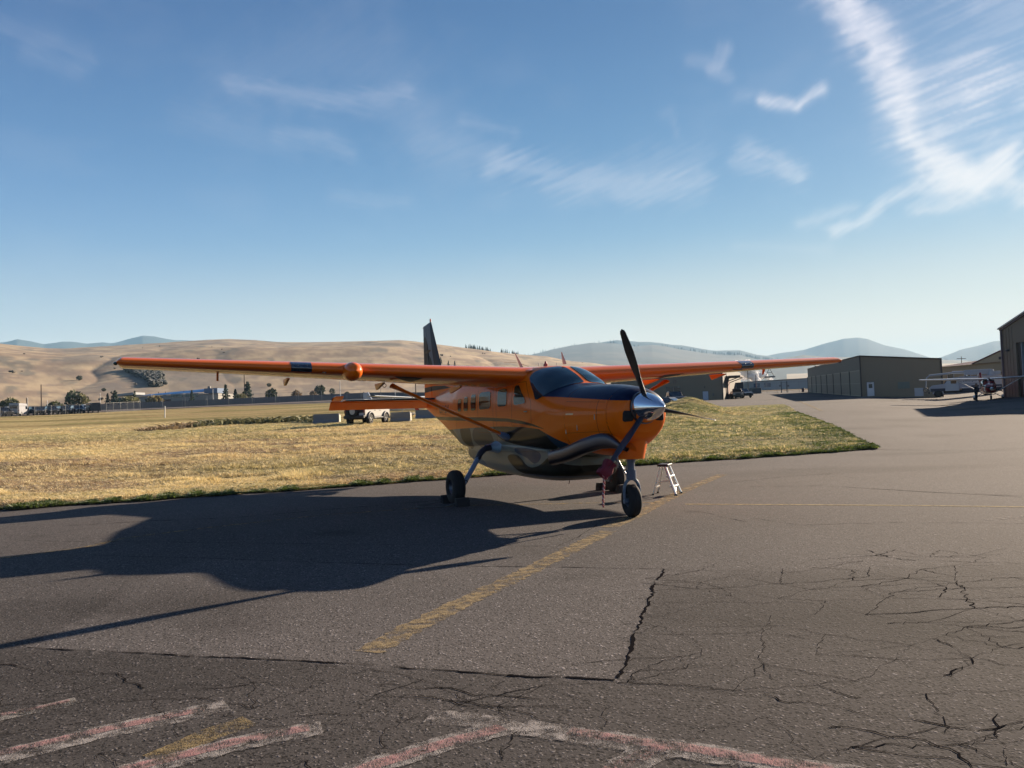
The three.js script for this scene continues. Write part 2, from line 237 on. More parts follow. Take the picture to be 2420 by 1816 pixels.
const crackMat = new THREE.MeshPhysicalMaterial({ color: new THREE.Color().setRGB(.012, .011, .012), roughness: 1, specularIntensity: 0, side: THREE.DoubleSide });
const crack = (pts, w, jag = .05, seed = 1) => { const l = line(pts); const r = rng(seed * 97 + 3); const q = []; for (const p of l) q.push([p[0] + (r() - .5) * jag, p[1] + (r() - .5) * jag]); return ribbon(along(q.map((p) => ({ x: p[0], z: p[1] })), .06).map((p, i) => [p[0] + (hash2(i, seed) - .5) * jag * .45, p[1] + (hash2(i, seed + 9) - .5) * jag * .45]), (t, p) => w * Math.max(.12, 2.6 * fbm(p[0] * 7 + seed, p[1] * 7, 3) - .55), .004); };
const bigCracks = [
  [[[60, 1400], [300, 1412], [700, 1432], [1000, 1452], [1110, 1460]], .009, .03], [[[1100, 1460], [1150, 1463], [1240, 1467], [1330, 1471]], .022, .04], [[[1330, 1470], [1352, 1425], [1372, 1372], [1386, 1330], [1398, 1300]], .012, .06], [[[1398, 1302], [1405, 1290], [1415, 1262], [1435, 1230]], .014, .07],
  [[[1435, 1230], [1200, 1226], [900, 1222], [600, 1213], [420, 1206], [200, 1201]], .007, .02], [[[40, 1169], [330, 1172], [700, 1176], [1100, 1180], [1205, 1181], [1250, 1160], [1290, 1135]], .006, .03],
  [[[150, 1136], [330, 1126], [520, 1118], [690, 1103], [900, 1086], [990, 1078]], .016, .05],
];
const smallCracks = [
  [[[1435, 1232], [1560, 1233], [1700, 1238], [1800, 1224], [1870, 1212]], .007], [[[1560, 1270], [1700, 1262], [1770, 1258], [1870, 1245], [1875, 1225]], .01], [[[1872, 1190], [1885, 1196], [1925, 1203]], .016], [[[1880, 1245], [1990, 1254], [2050, 1270], [2030, 1290]], .01], [[[2070, 1258], [2212, 1254]], .006], [[[1930, 1208], [2100, 1215], [2212, 1218]], .008],
  [[[1400, 1300], [1560, 1302], [1760, 1303]], .005], [[[1375, 1372], [1560, 1370], [1690, 1370], [1760, 1380]], .006], [[[1660, 1330], [1650, 1380], [1640, 1420], [1660, 1470]], .005], [[[1690, 1230], [1685, 1260]], .006], [[[2020, 1380], [2050, 1392], [2080, 1415], [2110, 1420], [2085, 1440], [2035, 1460]], .011], [[[2040, 1372], [2212, 1378]], .005],
  [[[1340, 1478], [1450, 1480], [1600, 1490], [1700, 1500]], .007], [[[1760, 1475], [1800, 1490], [1850, 1510]], .009], [[[1640, 1500], [1700, 1515], [1800, 1525], [1890, 1545], [2000, 1560], [2110, 1575], [2212, 1560]], .013], [[[1780, 1568], [1850, 1580], [1920, 1590], [2000, 1600], [2070, 1628], [2110, 1690]], .014], [[[2000, 1600], [2100, 1610], [2140, 1590], [2150, 1540]], .01], [[[2150, 1600], [2190, 1660]], .009],
  [[[0, 1435], [80, 1448], [140, 1452], [260, 1456], [280, 1470], [310, 1492]], .013], [[[310, 1496], [420, 1488], [540, 1480]], .008], [[[760, 1480], [900, 1484], [1030, 1498], [1180, 1507]], .011], [[[860, 1505], [960, 1508], [1100, 1528], [1210, 1530]], .009], [[[960, 1510], [1040, 1528], [1100, 1545]], .008], [[[380, 1540], [600, 1552], [850, 1540]], .006], [[[330, 1515], [360, 1540], [380, 1590]], .006],
  [[[1630, 1120], [1730, 1135], [1900, 1130], [2212, 1131]], .012], [[[1480, 1107], [1500, 1106], [1530, 1110], [1610, 1128]], .012], [[[1880, 1056], [2000, 1064], [2212, 1072]], .02], [[[1620, 1052], [1780, 1050], [1950, 1060], [2212, 1075]], .02], [[[1890, 972], [1990, 973]], .05], [[[1980, 973], [2070, 973]], .03], [[[1580, 1043], [1700, 1030], [1800, 1024]], .02],
];
const darkSeams = crackMat;
{ // alligator cracking: a net of short broken edges, worst at the right and in front
  const r = rng(321), C = .42, list = [], node = {}; const P = (i, j) => node[i + ',' + j] ??= [(i + .5 * (j & 1) + (r() - .5) * .8) * C * 1.5, (-3 - j * .62 + (r() - .5) * .5) * C * 1.25];
  for (let j = 0; j < 24; j++) for (let i = -13; i < 16; i++) for (const [di, dj] of [[1, 0], [j & 1, 1], [(j & 1) - 1, 1]]) {
    const a = P(i, j), b = P(i + di, j + dj), mx = (a[0] + b[0]) / 2, mz = (a[1] + b[1]) / 2; if (inside(PATCH, mx, mz)) continue;
    const bad = fbm(mx / 2.2 + 7, mz / 1.6 + 2, 3) + .1 * smooth(mx, -1, 3) - .02 * Math.max(0, -mz - 7); const q = r(); if (bad < .45 || q > .4 + 1.8 * (bad - .42)) { r(); continue; }
    const w = (.0016 + .0042 * r() * r()) * (.6 + .8 * smooth(bad, .5, .7)), pts = [], n = 9; for (let k = 0; k <= n; k++) { const t = k / n, u = Math.sin(t * Math.PI); pts.push([lerp(a[0], b[0], t) + (r() - .5) * .07 * u, lerp(a[1], b[1], t) + (r() - .5) * .07 * u]); }
    list.push(ribbon(pts, (t, p) => w * (.25 + 1.3 * fbm(p[0] * 9, p[1] * 9, 2)), .0035)); }
  const o = struct('crack_network', list, crackMat, 'fine broken cracks in the old asphalt'); }
bigCracks.forEach(([p, w, j], i) => struct('pavement_crack', crack(p, w, j, i + 1), crackMat));
smallCracks.forEach(([p, w], i) => struct('pavement_crack', crack(p, w * .42, .07, i + 20), i > 24 ? darkSeams : crackMat));
/* ---------- hills ---------- */
const ridgeOf = (pts) => { const l = pts.map(([x, y]) => azel(x, y)); return (a) => table(l, a); };
function hillMesh(name, ridge, r0, r1, a0, a1, colour, { power = 1.15, rough = 1, da = .0018, rows = 130, back = .35, foot = 0, label, crestNoise = 1 } = {}) {
  const n = Math.round((a1 - a0) / da);
  const height = (a, r) => { // land above the airfield's plane
    const x = Math.sin(a) * r, z = -Math.cos(a) * r, R = r1 * (1 + .12 * (fbm(a * 3 + 5, 1.5, 2) - .5)), base = H(x, z) - 6 * foot, top = EYE + ridge(a) * R, t = (r - r0) / (R - r0);
    let h = t <= 1 ? base + (top - H(Math.sin(a) * R, -Math.cos(a) * R) * 0 - base) * Math.pow(clamp(t), power) : top - (r - R) * back;
    const env = Math.sin(Math.PI * clamp(t)) ** .8, amp = rough * (r1 - r0) * .012;
    const warp = fbm(x / (r1 * .12), z / (r1 * .12), 3) * 2;
    h += env * amp * ((fbm(x / (r1 * .22) + 3, z / (r1 * .22), 3) - .5) * 2.3 + (fbm(x / (r1 * .05), z / (r1 * .05), 3) - .5) * .45) - env * amp * .3 * Math.pow(1 - Math.abs(2 * fbm(a * 9 + warp * .35, r / r1 * 1.1, 2) - 1), 6);
    return h;
  };
  const g = grid(n, rows, (u, v) => { const a = lerp(a0, a1, u), t = v * 1.25, r = r0 + (r1 - r0) * (t < 1 ? Math.pow(t, 1.05) : t); return [Math.sin(a) * r, height(a, r), -Math.cos(a) * r]; }, (u, v, p) => [p[0] / 40, p[2] / 40], (p, u, v) => colour(p, u, v, lerp(a0, a1, u)));
  const o = struct(name, g, new THREE.MeshStandardMaterial({ roughness: 1, vertexColors: true, side: THREE.DoubleSide }), label);
  o.userData.height = height; return o;
}
const mix3 = (a, b, t) => a.map((v, k) => lerp(v, b[k], t));
const GOLD_R = 1500;
const goldRidge = ridgeOf([[-200, 800], [0, 812], [61, 818.6], [110, 823], [150, 824], [244, 818.6], [366, 811], [488, 803.5], [540, 801.5], [602, 804], [656, 808.6], [728, 809.7], [855, 806.8], [945, 804], [980, 807], [1033, 815], [1107, 826], [1181, 837], [1214, 841], [1248, 844], [1294, 847], [1334, 854], [1398, 858], [1450, 866], [1520, 880], [1600, 896], [1700, 915], [1800, 926], [2000, 930], [2500, 930]]);
const goldColour = (p, u, v, a) => {
  const d = Math.hypot(p[0], p[2]), s = fbm(a * 60, d / 26, 4), b = fbm(a * 16 + 4, d / 120, 4), f = fbm(a * 220, d / 9, 3);
  let c = mix3([.23, .165, .11], [.38, .29, .175], smooth(s, .36, .68)); c = mix3(c, [.44, .34, .21], .6 * smooth(fbm(a * 30 + 3, d / 14 + 8, 4), .58, .72));
  c = mix3(c, [.15, .13, .11], .6 * smooth(b, .5, .68));
  c = mix3(c, [.09, .09, .075], .7 * smooth(fbm(a * 50 + 9, d / 60, 4), .62, .78));
  const gr = fbm(a * 500, d / 5, 2); return c.map((k, i) => k * [.86, .86, .86][i] * (.76 + .3 * f + .18 * gr));
};
const gold = hillMesh('golden_hills', goldRidge, 330, GOLD_R, -.75, .42, goldColour, { power: 1.1, rough: .75, label: 'dry golden hills behind the airfield' });
const woodColour = (p, u, v, a) => { const d = Math.hypot(p[0], p[2]), t = smooth(fbm(a * 16, d / 400, 4) + .35 * (v - .45), .4, .55); return mix3([.07, .068, .058], [.03, .042, .042], t); };
const wooded = hillMesh('wooded_hill', ridgeOf([[1100, 880], [1180, 856], [1247, 843], [1301, 827], [1348, 817], [1398, 810], [1448, 811], [1500, 819], [1541, 815], [1571, 818], [1604, 825], [1656, 832.5], [1697, 837], [1749, 838], [1791, 848], [1826, 851.5], [1900, 862], [2000, 870], [2400, 880]]), 3600, 6300, -.1, .62, woodColour, { power: 1, rough: .7, label: 'wooded hill fading into haze behind the propeller' });
const forest = (p) => { const n = fbm(p[0] / 160, p[2] / 160, 3); return [.018 + .012 * n, .03 + .014 * n, .032]; };
hillMesh('far_ridge', ridgeOf([[1200, 850], [1268, 835], [1325, 824], [1432, 807.7], [1458, 803.6], [1500, 805.5], [1562, 810], [1625, 818], [1666, 824.5], [1693, 828.5], [1749, 828], [1791, 839], [1812, 841], [1900, 860], [2100, 880]]), 6400, 8400, .0, .5, forest, { power: 1, rough: .5, rows: 40, label: 'hazy ridge behind the wooded hill' });
hillMesh('blue_mountains', ridgeOf([[-300, 815], [0, 808.8], [22, 805], [40, 799.8], [73, 805], [102, 812], [146, 806], [170, 807], [203, 812.5], [244, 808], [261, 810], [293, 804], [337, 792.5], [366, 794], [395, 800], [415, 804], [452, 805], [520, 812], [700, 830]]), 6000, 8000, -.75, -.2, forest, { power: 1, rough: .3, rows: 40, label: 'blue mountains far off at the left' });
hillMesh('hazy_mountain', ridgeOf([[1700, 870], [1812, 841], [1853, 833], [1900, 826], [1947, 812], [1994, 800.5], [2029, 797.7], [2050, 800.5], [2088, 814.6], [2135, 825], [2194, 843.5], [2260, 865], [2400, 890]]), 7600, 10200, .2, .62, forest, { power: 1, rough: .35, rows: 44, label: 'pale round mountain behind the long hangar' });
hillMesh('hazy_mountain', ridgeOf([[2100, 868], [2194, 850], [2224, 844], [2267, 827.5], [2311, 817], [2347, 806], [2380, 803], [2500, 790], [2700, 800]]), 8000, 10600, .44, .8, forest, { power: 1, rough: .35, rows: 44, label: 'pale mountain beside the big hangar at the right' });
hillMesh('low_hills', ridgeOf([[1780, 870], [1826, 853], [1900, 838], [1950, 843], [2064, 845.5], [2158, 846], [2230, 850], [2276, 852], [2365, 859], [2600, 864]]), 3600, 5200, .26, .8, forest, { power: 1, rough: .4, rows: 40, label: 'low hazy hills at the foot of the mountains' });
hillMesh('low_hills', ridgeOf([[1950, 880], [2050, 868], [2227, 859], [2368, 860], [2600, 858]]), 1900, 2800, .34, .8, (p) => { const n = fbm(p[0] / 200, p[2] / 200, 3); return [.2 + .1 * n, .17 + .08 * n, .12 + .05 * n]; }, { power: 1, rough: .3, rows: 40, label: 'flat hazy bench behind the hangars' });
/* ---------- the grass field between apron and perimeter ---------- */
const frontEdge = [[-1500, 1330], [-700, 1262], [-300, 1230], [0, 1207], [158, 1196], [316, 1186], [475, 1174.7], [696, 1160.8], [980, 1139], [1174, 1125], [1400, 1107], [1554, 1097], [1772, 1084], [1960, 1070], [2066, 1061.5]].map(([x, y]) => ground(x, y));
const sideEdge = [[2066, 1061.5], [2038, 1051], [1993, 1023.7], [1960, 1007], [1911, 988], [1882, 976.5], [1853, 956]].map(([x, y]) => ground(x, y));
const endRight = sideEdge[sideEdge.length - 1];
const backEdge = [[-1500, 150], [-700, 175], [0, 185], [240, 200], [500, 205], [800, 175], [1100, 140], [1300, 115], [1480, 92], [1580, 80], [1640, 84], [1700, 92], [1780, 97]].map(([x, d]) => away(x, d)).concat([endRight]);
const polyline = (pts) => { const L = [0]; for (let i = 1; i < pts.length; i++) L.push(L[i - 1] + pts[i].distanceTo(pts[i - 1])); return (t) => { const s = t * L[L.length - 1]; let i = 1; while (i < pts.length - 1 && L[i] < s) i++; return pts[i - 1].clone().lerp(pts[i], clamp((s - L[i - 1]) / (L[i] - L[i - 1]))); }; };
// parametrise by direction from the eye so that front and back pair up
const byAngle = (pts) => { const l = pts.map((p) => [Math.atan2(p.x, -p.z), Math.hypot(p.x, p.z)]); return (a) => table(l, a); };
const fA0 = byAngle(frontEdge), fA = (a) => fA0(a) + .5 * (fbm(a * 60, 2.2, 4) - .5), bA = byAngle(backEdge.slice(0, -1)), sA = byAngle(sideEdge.slice().reverse());
const aL = Math.atan2(frontEdge[0].x, -frontEdge[0].z), aC = Math.atan2(sideEdge[0].x, -sideEdge[0].z), aE = Math.atan2(endRight.x, -endRight.z);
const rFront = (a) => fA(a), rBack = (a) => (a > aE ? sA(a) : Math.min(bA(a), lerp(bA(a), Math.hypot(endRight.x, endRight.z), smooth(a, aE - .03, aE))));
const turfTop = (x, z) => { const a = Math.atan2(x, -z), r = Math.hypot(x, z), e = Math.min(r - rFront(a), (rBack(a) - r)); return H(x, z) + mound(x, z) + .012 + .05 * smooth(e, 0, .9) + .05 * (fbm(x / 1.6, z / 1.6, 3) - .3) * smooth(e, 0, 1); };
function turfColour(x, z) {
  const r = Math.hypot(x, z), a = Math.atan2(x, -z), e = r - rFront(a), right = smooth(a, -.12, .08);
  const dry = [.5, .38, .19], gold = [.6, .49, .24], brown = [.27, .185, .11], green = [.14, .165, .045], dark = [.1, .085, .05];
  let c = mix3(dry, gold, smooth(fbm(x / 18, z / 6, 4), .35, .65));
  c = mix3(c, brown, .85 * smooth(fbm(x / 4 + 9, z / 2.2, 4) + .14 * smooth(e, 3, 7) * (1 - smooth(e, 9, 20)), .5, .66) * (1 - smooth(r, 45, 75)));
  const gm = smooth(mound(x, z), .15, .7); const g = clamp(gm * .5 + smooth(fbm(x / 22 + 31, z / 9 + 7, 4) + .12 * right + .1 * smooth(a, -.35, 0) * smooth(r, 38, 60), .5, .64) * .8 + (1 - smooth(e, .5, 3.2)) * .85 * smooth(fbm(x / 1.2, z / 1.2, 3), .34, .55) + right * .65 * smooth(fbm(x / 5, z / 4, 3), .4, .6));
  c = mix3(c, green, g * lerp(.55, .9, right)); c = mix3(c, dark, .55 * smooth(fbm(x / 1.8 + 3, z / 1.1 + 40, 4), .6, .75) * (1 - smooth(r, 40, 70)));
  return c;
}
{
  const NU = 520, NV = 150;
  const g = grid(NU, NV, (u, v) => { const a = lerp(aL, aC - .0005, u), r0 = rFront(a), r1 = Math.max(r0 + .02, rBack(a)); const r = r0 * Math.pow(r1 / r0, v), x = Math.sin(a) * r, z = -Math.cos(a) * r; return [x, v === 0 ? H(x, z) - .03 : turfTop(x, z), z]; }, (u, v, p) => [p[0] / 3, p[2] / 3], (p) => turfColour(p[0], p[2]));
  struct('grass_field', g, fieldMat, 'dry golden field with green patches behind the aircraft');
}
function tuftGeo(n, h, spread, w, seed, leafy = false) {
  const r = rng(seed), pos = [], col = [];
  for (let i = 0; i < n; i++) { const an = r() * 6.283, rad = r() * spread, bx = Math.cos(an) * rad, bz = Math.sin(an) * rad, hh = h * (.55 + .6 * r()), lean = (.12 + .5 * r()) * hh * (leafy ? 1.5 : 1), la = an + (r() - .5) * 1.6, lx = Math.cos(la) * lean, lz = Math.sin(la) * lean, ww = w * (.6 + .8 * r()), fa = r() * 6.283, wx = Math.cos(fa) * ww, wz = Math.sin(fa) * ww;
    const a = [bx - wx * .6, 0, bz - wz * .6], b = [bx + wx * .6, 0, bz + wz * .6], m1 = [bx + lx * .35 - wx, hh * .58, bz + lz * .35 - wz], m2 = [bx + lx * .35 + wx, hh * .58, bz + lz * .35 + wz], t = [bx + lx, hh * (leafy ? .8 : 1), bz + lz];
    pos.push(...a, ...b, ...m1, ...b, ...m2, ...m1, ...m1, ...m2, ...t); const k = .75 + .5 * r(); for (let q = 0; q < 9; q++) col.push(k, k, k); }
  const g = new THREE.BufferGeometry(); g.setAttribute('position', new THREE.Float32BufferAttribute(pos, 3)); g.setAttribute('color', new THREE.Float32BufferAttribute(col, 3)); g.computeVertexNormals(); return g;
}
const bladeMat = new THREE.MeshPhysicalMaterial({ color: 0xffffff, roughness: 1, vertexColors: true, transmission: .35, thickness: 0, side: THREE.DoubleSide });
function scatter(name, label, category, geo, list, m = bladeMat) {
  const o = new THREE.InstancedMesh(geo, m, list.length); o.name = numbered(name); const M = new THREE.Matrix4(), q = new THREE.Quaternion(), Y = new THREE.Vector3(0, 1, 0), c = new THREE.Color();
  list.forEach(({ p, s, sy, turn, col }, i) => { q.setFromAxisAngle(Y, turn); M.compose(p, q, new THREE.Vector3(s, sy ?? s, s)); o.setMatrixAt(i, M); o.setColorAt(i, c.setRGB(...col)); });
  o.castShadow = o.receiveShadow = true; o.userData = { kind: 'stuff', label, category }; scene.add(o); return o;
}
{
  const r = rng(77), near = [], tall = [], weeds = [];
  const aMin = -.66, total = 125000;
  for (let i = 0; i < total; i++) {
    const a = lerp(aMin, aC - .001, r()), r0 = rFront(a), r1 = Math.min(rBack(a), 90); const t = Math.pow(r(), 1.6), rr = lerp(r0 + .04, r1 - .1, t); if (rr > r1) continue;
    const x = Math.sin(a) * rr, z = -Math.cos(a) * rr, c = turfColour(x, z), e = Math.min(rr - r0, rBack(a) - rr), k = .95 + .5 * r();
    const clump = fbm(x / 1.3 + 60, z / .9, 3); if (clump < .36 && r() < .6) continue;
    const straw = r() < .3 ? [.66, .54, .29] : c, hgt = (.05 + .11 * smooth(clump, .4, .75) * smooth(fbm(x / 7 + 2, z / 5, 3), .3, .6)) * (.6 + .7 * r()) * smooth(e, -.3, 1.2) * (1 - .35 * smooth(rr, 45, 80));
    (r() < .3 ? tall : near).push({ p: new THREE.Vector3(x, turfTop(x, z) - .01, z), s: .8 + .5 * r() + .012 * rr, sy: Math.max(.15, hgt / .16), turn: r() * 6.28, col: straw.map((v) => v * k) });
  }
  // green weeds hugging the edge of the asphalt, thick in places
  for (let i = 0; i < 9000; i++) { const a = lerp(aMin, aC, r()), r0 = rFront(a), n = fbm(a * 90, 3.3, 3), e = Math.abs(r() + r() - 1) * 1.1 * smooth(n, .35, .65); if (n < .42 && r() < .8) continue; const rr = r0 - .05 + e, x = Math.sin(a) * rr, z = -Math.cos(a) * rr; const g = .6 + .7 * r(); weeds.push({ p: new THREE.Vector3(x, H(x, z) + .03, z), s: .5 + .9 * r() * smooth(n, .4, .7), sy: .4 + .9 * r() * smooth(n, .45, .7), turn: r() * 6.28, col: [.085 * g, .12 * g, .022 * g] }); }
  for (let i = 0; i < 2600; i++) { const t = r(), j = Math.min(sideEdge.length - 2, Math.floor(t * 5)), p = sideEdge[j].clone().lerp(sideEdge[j + 1], t * 5 - j), g = .6 + .7 * r(), x = p.x - r() * r() * 2.2, z = p.z + (r() - .5) * .5; weeds.push({ p: new THREE.Vector3(x, H(x, z) + .04, z), s: .8 + 1.2 * r(), sy: .7 + .8 * r(), turn: r() * 6.28, col: [.09 * g, .125 * g, .025 * g] }); }
  scatter('dry_grass', 'short dry grass covering the field', 'grass', tuftGeo(9, .16, .09, .0065, 3), near);
  scatter('tall_grass', 'taller straw-coloured stalks standing in the field', 'grass', tuftGeo(6, .2, .06, .005, 4), tall);
  scatter('weeds', 'low green weeds along the edge of the asphalt', 'weeds', tuftGeo(16, .1, .12, .02, 8, true), weeds);
}
/* ---------- the orange aircraft ---------- */
const paintMat = (c, more = {}) => new THREE.MeshPhysicalMaterial({ color: Array.isArray(c) ? new THREE.Color().setRGB(...c) : c, roughness: .5, specularIntensity: .15, clearcoat: .8, clearcoatRoughness: .05, side: THREE.DoubleSide, ...more });
const ORANGE = [.78, .145, .005], NAVY = [.012, .03, .1];
const orange = paintMat(ORANGE), navy = paintMat(NAVY), blackRubber = std([.012, .012, .013], .85), chrome = std([.82, .83, .86], .07, 1), steel = std([.3, .31, .33], .35, .9), bladeBlack = std([.012, .012, .014], .42), greyMetal = std([.2, .22, .25], .4, .6), legBlue = paintMat([.09, .14, .24]), darkSteel = std([.11, .1, .11], .3, .85);
const glass = new THREE.MeshPhysicalMaterial({ color: new THREE.Color().setRGB(.006, .026, .036), roughness: .04, specularIntensity: 1, ior: 1.5, side: THREE.DoubleSide });
const sideGlass = new THREE.MeshPhysicalMaterial({ color: new THREE.Color().setRGB(.012, .02, .016), roughness: .05, specularIntensity: .4, ior: 1.5, side: THREE.DoubleSide });
const smokedLens = new THREE.MeshPhysicalMaterial({ color: new THREE.Color().setRGB(.015, .018, .025), roughness: .06, ior: 1.7, clearcoat: 1, side: THREE.DoubleSide });

const PX = 1.9493, PZ = -13.1578, YAW = .4017;
const plane = thing('light_aircraft', 'orange high-wing propeller aircraft with camouflage belly parked on the apron', 'airplane', [PX, 0, PZ], YAW);
plane.rotation.set(0, YAW, -.0064, 'YXZ');

// livery of hull and pod, seen square from the side: z -12.2 .. 0.8, y 0.4 .. 3.0
function liveryTexture() {
  const Wd = 2048, Hd = 512, cv = document.createElement('canvas'); cv.width = Wd; cv.height = Hd; const c = cv.getContext('2d');
  const X = (z) => (z + 12.2) / 13 * Wd, Y = (y) => Hd - (y - .4) / 2.6 * Hd;
  const poly = (pts, fill) => { c.fillStyle = fill; c.beginPath(); pts.forEach(([z, y], i) => (i ? c.lineTo(X(z), Y(y)) : c.moveTo(X(z), Y(y)))); c.closePath(); c.fill(); };
  const curve = (pts, fill) => { c.fillStyle = fill; c.beginPath(); const n = pts.length; for (let i = 0; i <= n; i++) { const p = pts[i % n], q = pts[(i + 1) % n], m = [(p[0] + q[0]) / 2, (p[1] + q[1]) / 2]; i ? c.quadraticCurveTo(X(p[0]), Y(p[1]), X(m[0]), Y(m[1])) : c.moveTo(X(m[0]), Y(m[1])); } c.closePath(); c.fill(); };
  c.fillStyle = '#e5740c'; c.fillStyle = 'rgb(228,106,10)'; c.fillRect(0, 0, Wd, Hd);
  // belly field
  const edge = [[-12.2, 1.5], [-9.5, 1.42], [-7.6, 1.44], [-5.6, 1.5], [-3.9, 1.535], [-2.6, 1.53], [-1.95, 1.49], [-1.5, 1.36], [-1.0, 1.2], [-.55, 1.06], [-.2, .96], [.3, .9], [.8, .86]];
  poly([...edge, [.8, .3], [-12.2, .3]], 'rgb(112,112,101)');
  c.save(); c.beginPath(); edge.forEach(([z, y], i) => (i ? c.lineTo(X(z), Y(y)) : c.moveTo(X(z), Y(y)))); c.lineTo(X(.8), Hd); c.lineTo(0, Hd); c.closePath(); c.clip();
  curve([[-8.9, 1.5], [-7.2, 1.5], [-6.6, 1.2], [-7.2, 1.0], [-8.4, 1.2]], 'rgb(49,50,43)'); curve([[-6.5, 1.6], [-5.7, 1.6], [-5.6, 1.1], [-6.1, .95], [-6.4, 1.2]], 'rgb(48,47,38)');
  curve([[-5.5, 1.5], [-4.9, 1.55], [-4.3, 1.4], [-4.2, 1.1], [-5.0, 1.0], [-5.6, 1.2]], 'rgb(60,60,57)'); curve([[-4.4, 1.7], [-2.1, 1.7], [-1.5, 1.3], [-1.35, 1.1], [-2.4, 1.12], [-3.4, 1.2], [-4.0, 1.3]], 'rgb(25,25,21)');
  curve([[-1.95, 1.62], [-1.3, 1.32], [-.8, 1.1], [-1.2, 1.04], [-1.42, 1.16]], 'rgb(34,53,69)'); curve([[-3.2, 1.12], [-2.4, 1.13], [-1.9, 1.02], [-2.2, .78], [-2.6, .95], [-3.1, 1.0]], 'rgb(31,53,73)');
  curve([[-3.6, .92], [-3.3, .98], [-2.9, .96], [-2.5, .72], [-2.0, .8], [-1.7, 1.02], [-1.45, .84], [-.9, .78], [-.3, .82], [-.5, .62], [-.9, .54], [-1.4, .64], [-2.1, .58], [-2.9, .6], [-3.3, .74]], 'rgb(29,27,21)');
  curve([[-3.1, .62], [-1.2, .62], [-.2, .66], [.5, .6], [.5, .42], [-3.2, .42]], 'rgb(41,57,73)'); curve([[-7.2, .95], [-5.6, 1.0], [-4.9, .8], [-5.6, .5], [-7.2, .6]], 'rgb(97,97,85)'); curve([[-6.3, .8], [-5.2, .86], [-4.6, .6], [-5.6, .45]], 'rgb(69,91,101)');
  c.restore();
  // stripe
  const top = [[-12.2, 1.9], [-10.5, 1.8], [-8.8, 1.775], [-6.5, 1.755], [-4.7, 1.735], [-3.4, 1.7], [-2.7, 1.65], [-2.2, 1.59], [-1.75, 1.5]], low = [[-1.75, 1.495], [-2.2, 1.55], [-2.7, 1.59], [-3.4, 1.635], [-4.7, 1.66], [-6.5, 1.67], [-8.8, 1.69], [-10.5, 1.7], [-12.2, 1.76]];
  poly([...top, ...low], 'rgb(41,36,24)');
  // blue top of the cowling
  curve([[-2.0, 2.105], [-1.5, 2.085], [-1.0, 2.055], [-.35, 2.01], [.3, 1.965], [.8, 1.93], [.8, 2.6], [-.6, 2.6], [-1.0, 2.5], [-1.4, 2.3]], 'rgb(12,23,53)');
  // registration
  c.fillStyle = 'rgb(64,12,8)'; c.font = 'bold 58px sans-serif'; c.textAlign = 'center'; c.save(); c.translate(X(-8.25), Y(1.98)); c.scale(-1.25, 1); c.scale(1, 1); c.fillText('N210D', 0, 22); c.restore();
  // small placards
  c.fillStyle = 'rgb(240,200,150)'; c.fillRect(X(-.95), Y(1.77), X(-.72) - X(-.95), 5);
  // door and panel seams
  c.strokeStyle = 'rgba(90,34,6,.8)'; c.lineWidth = 1.6;
  const seam = (pts) => { c.beginPath(); pts.forEach(([z, y], i) => (i ? c.lineTo(X(z), Y(y)) : c.moveTo(X(z), Y(y)))); c.stroke(); };
  seam([[-3.14, 2.42], [-3.18, 1.55], [-2.25, 1.55], [-2.25, 2.0], [-2.62, 2.42], [-3.14, 2.42]]); seam([[-5.14, 2.36], [-5.14, 1.4], [-4.2, 1.4], [-4.2, 2.36]]); seam([[-6.7, 1.4], [-6.7, 2.3]]); seam([[-4.02, 1.0], [-4.02, 2.5]]);
  seam([[-8, 2.7], [-8, 1.2]]); seam([[-9.4, 2.7], [-9.4, 1.4]]); seam([[-.05, 1.2], [-.05, 1.98]]);
  c.fillStyle = 'rgba(70,40,20,.35)'; for (let z = -10.8; z < 0; z += .62) for (let y = 1.05; y < 2.6; y += .035) c.fillRect(X(z), Y(y), 1.4, 1.4); for (const y of [1.26, 1.86, 2.42]) for (let z = -10.6; z < -1; z += .035) c.fillRect(X(z), Y(y), 1.4, 1.4);
  c.strokeStyle = 'rgba(60,30,12,.55)'; c.lineWidth = 1.2; seam([[-1.0, 1.98], [.15, 1.94]]); seam([[-1.0, 1.42], [.15, 1.46]]); seam([[-10.4, 1.8], [-6.7, 1.86]]);
  c.fillStyle = 'rgba(20,14,10,.28)'; for (let k = 0; k < 60; k++) c.fillRect(X(-1.2 - k * .05), Y(1.12 - k * .002), 6, 10 - k * .12);
  const t = new THREE.CanvasTexture(cv); t.colorSpace = THREE.SRGBColorSpace; t.needsUpdate = true; return t;
}
const livery = liveryTexture();
const hullPaint = paintMat([1, 1, 1], { map: livery, clearcoat: .3, clearcoatRoughness: .06 });
const liveryUV = (p) => [(p[2] + 12.2) / 13, (p[1] - .4) / 2.6];

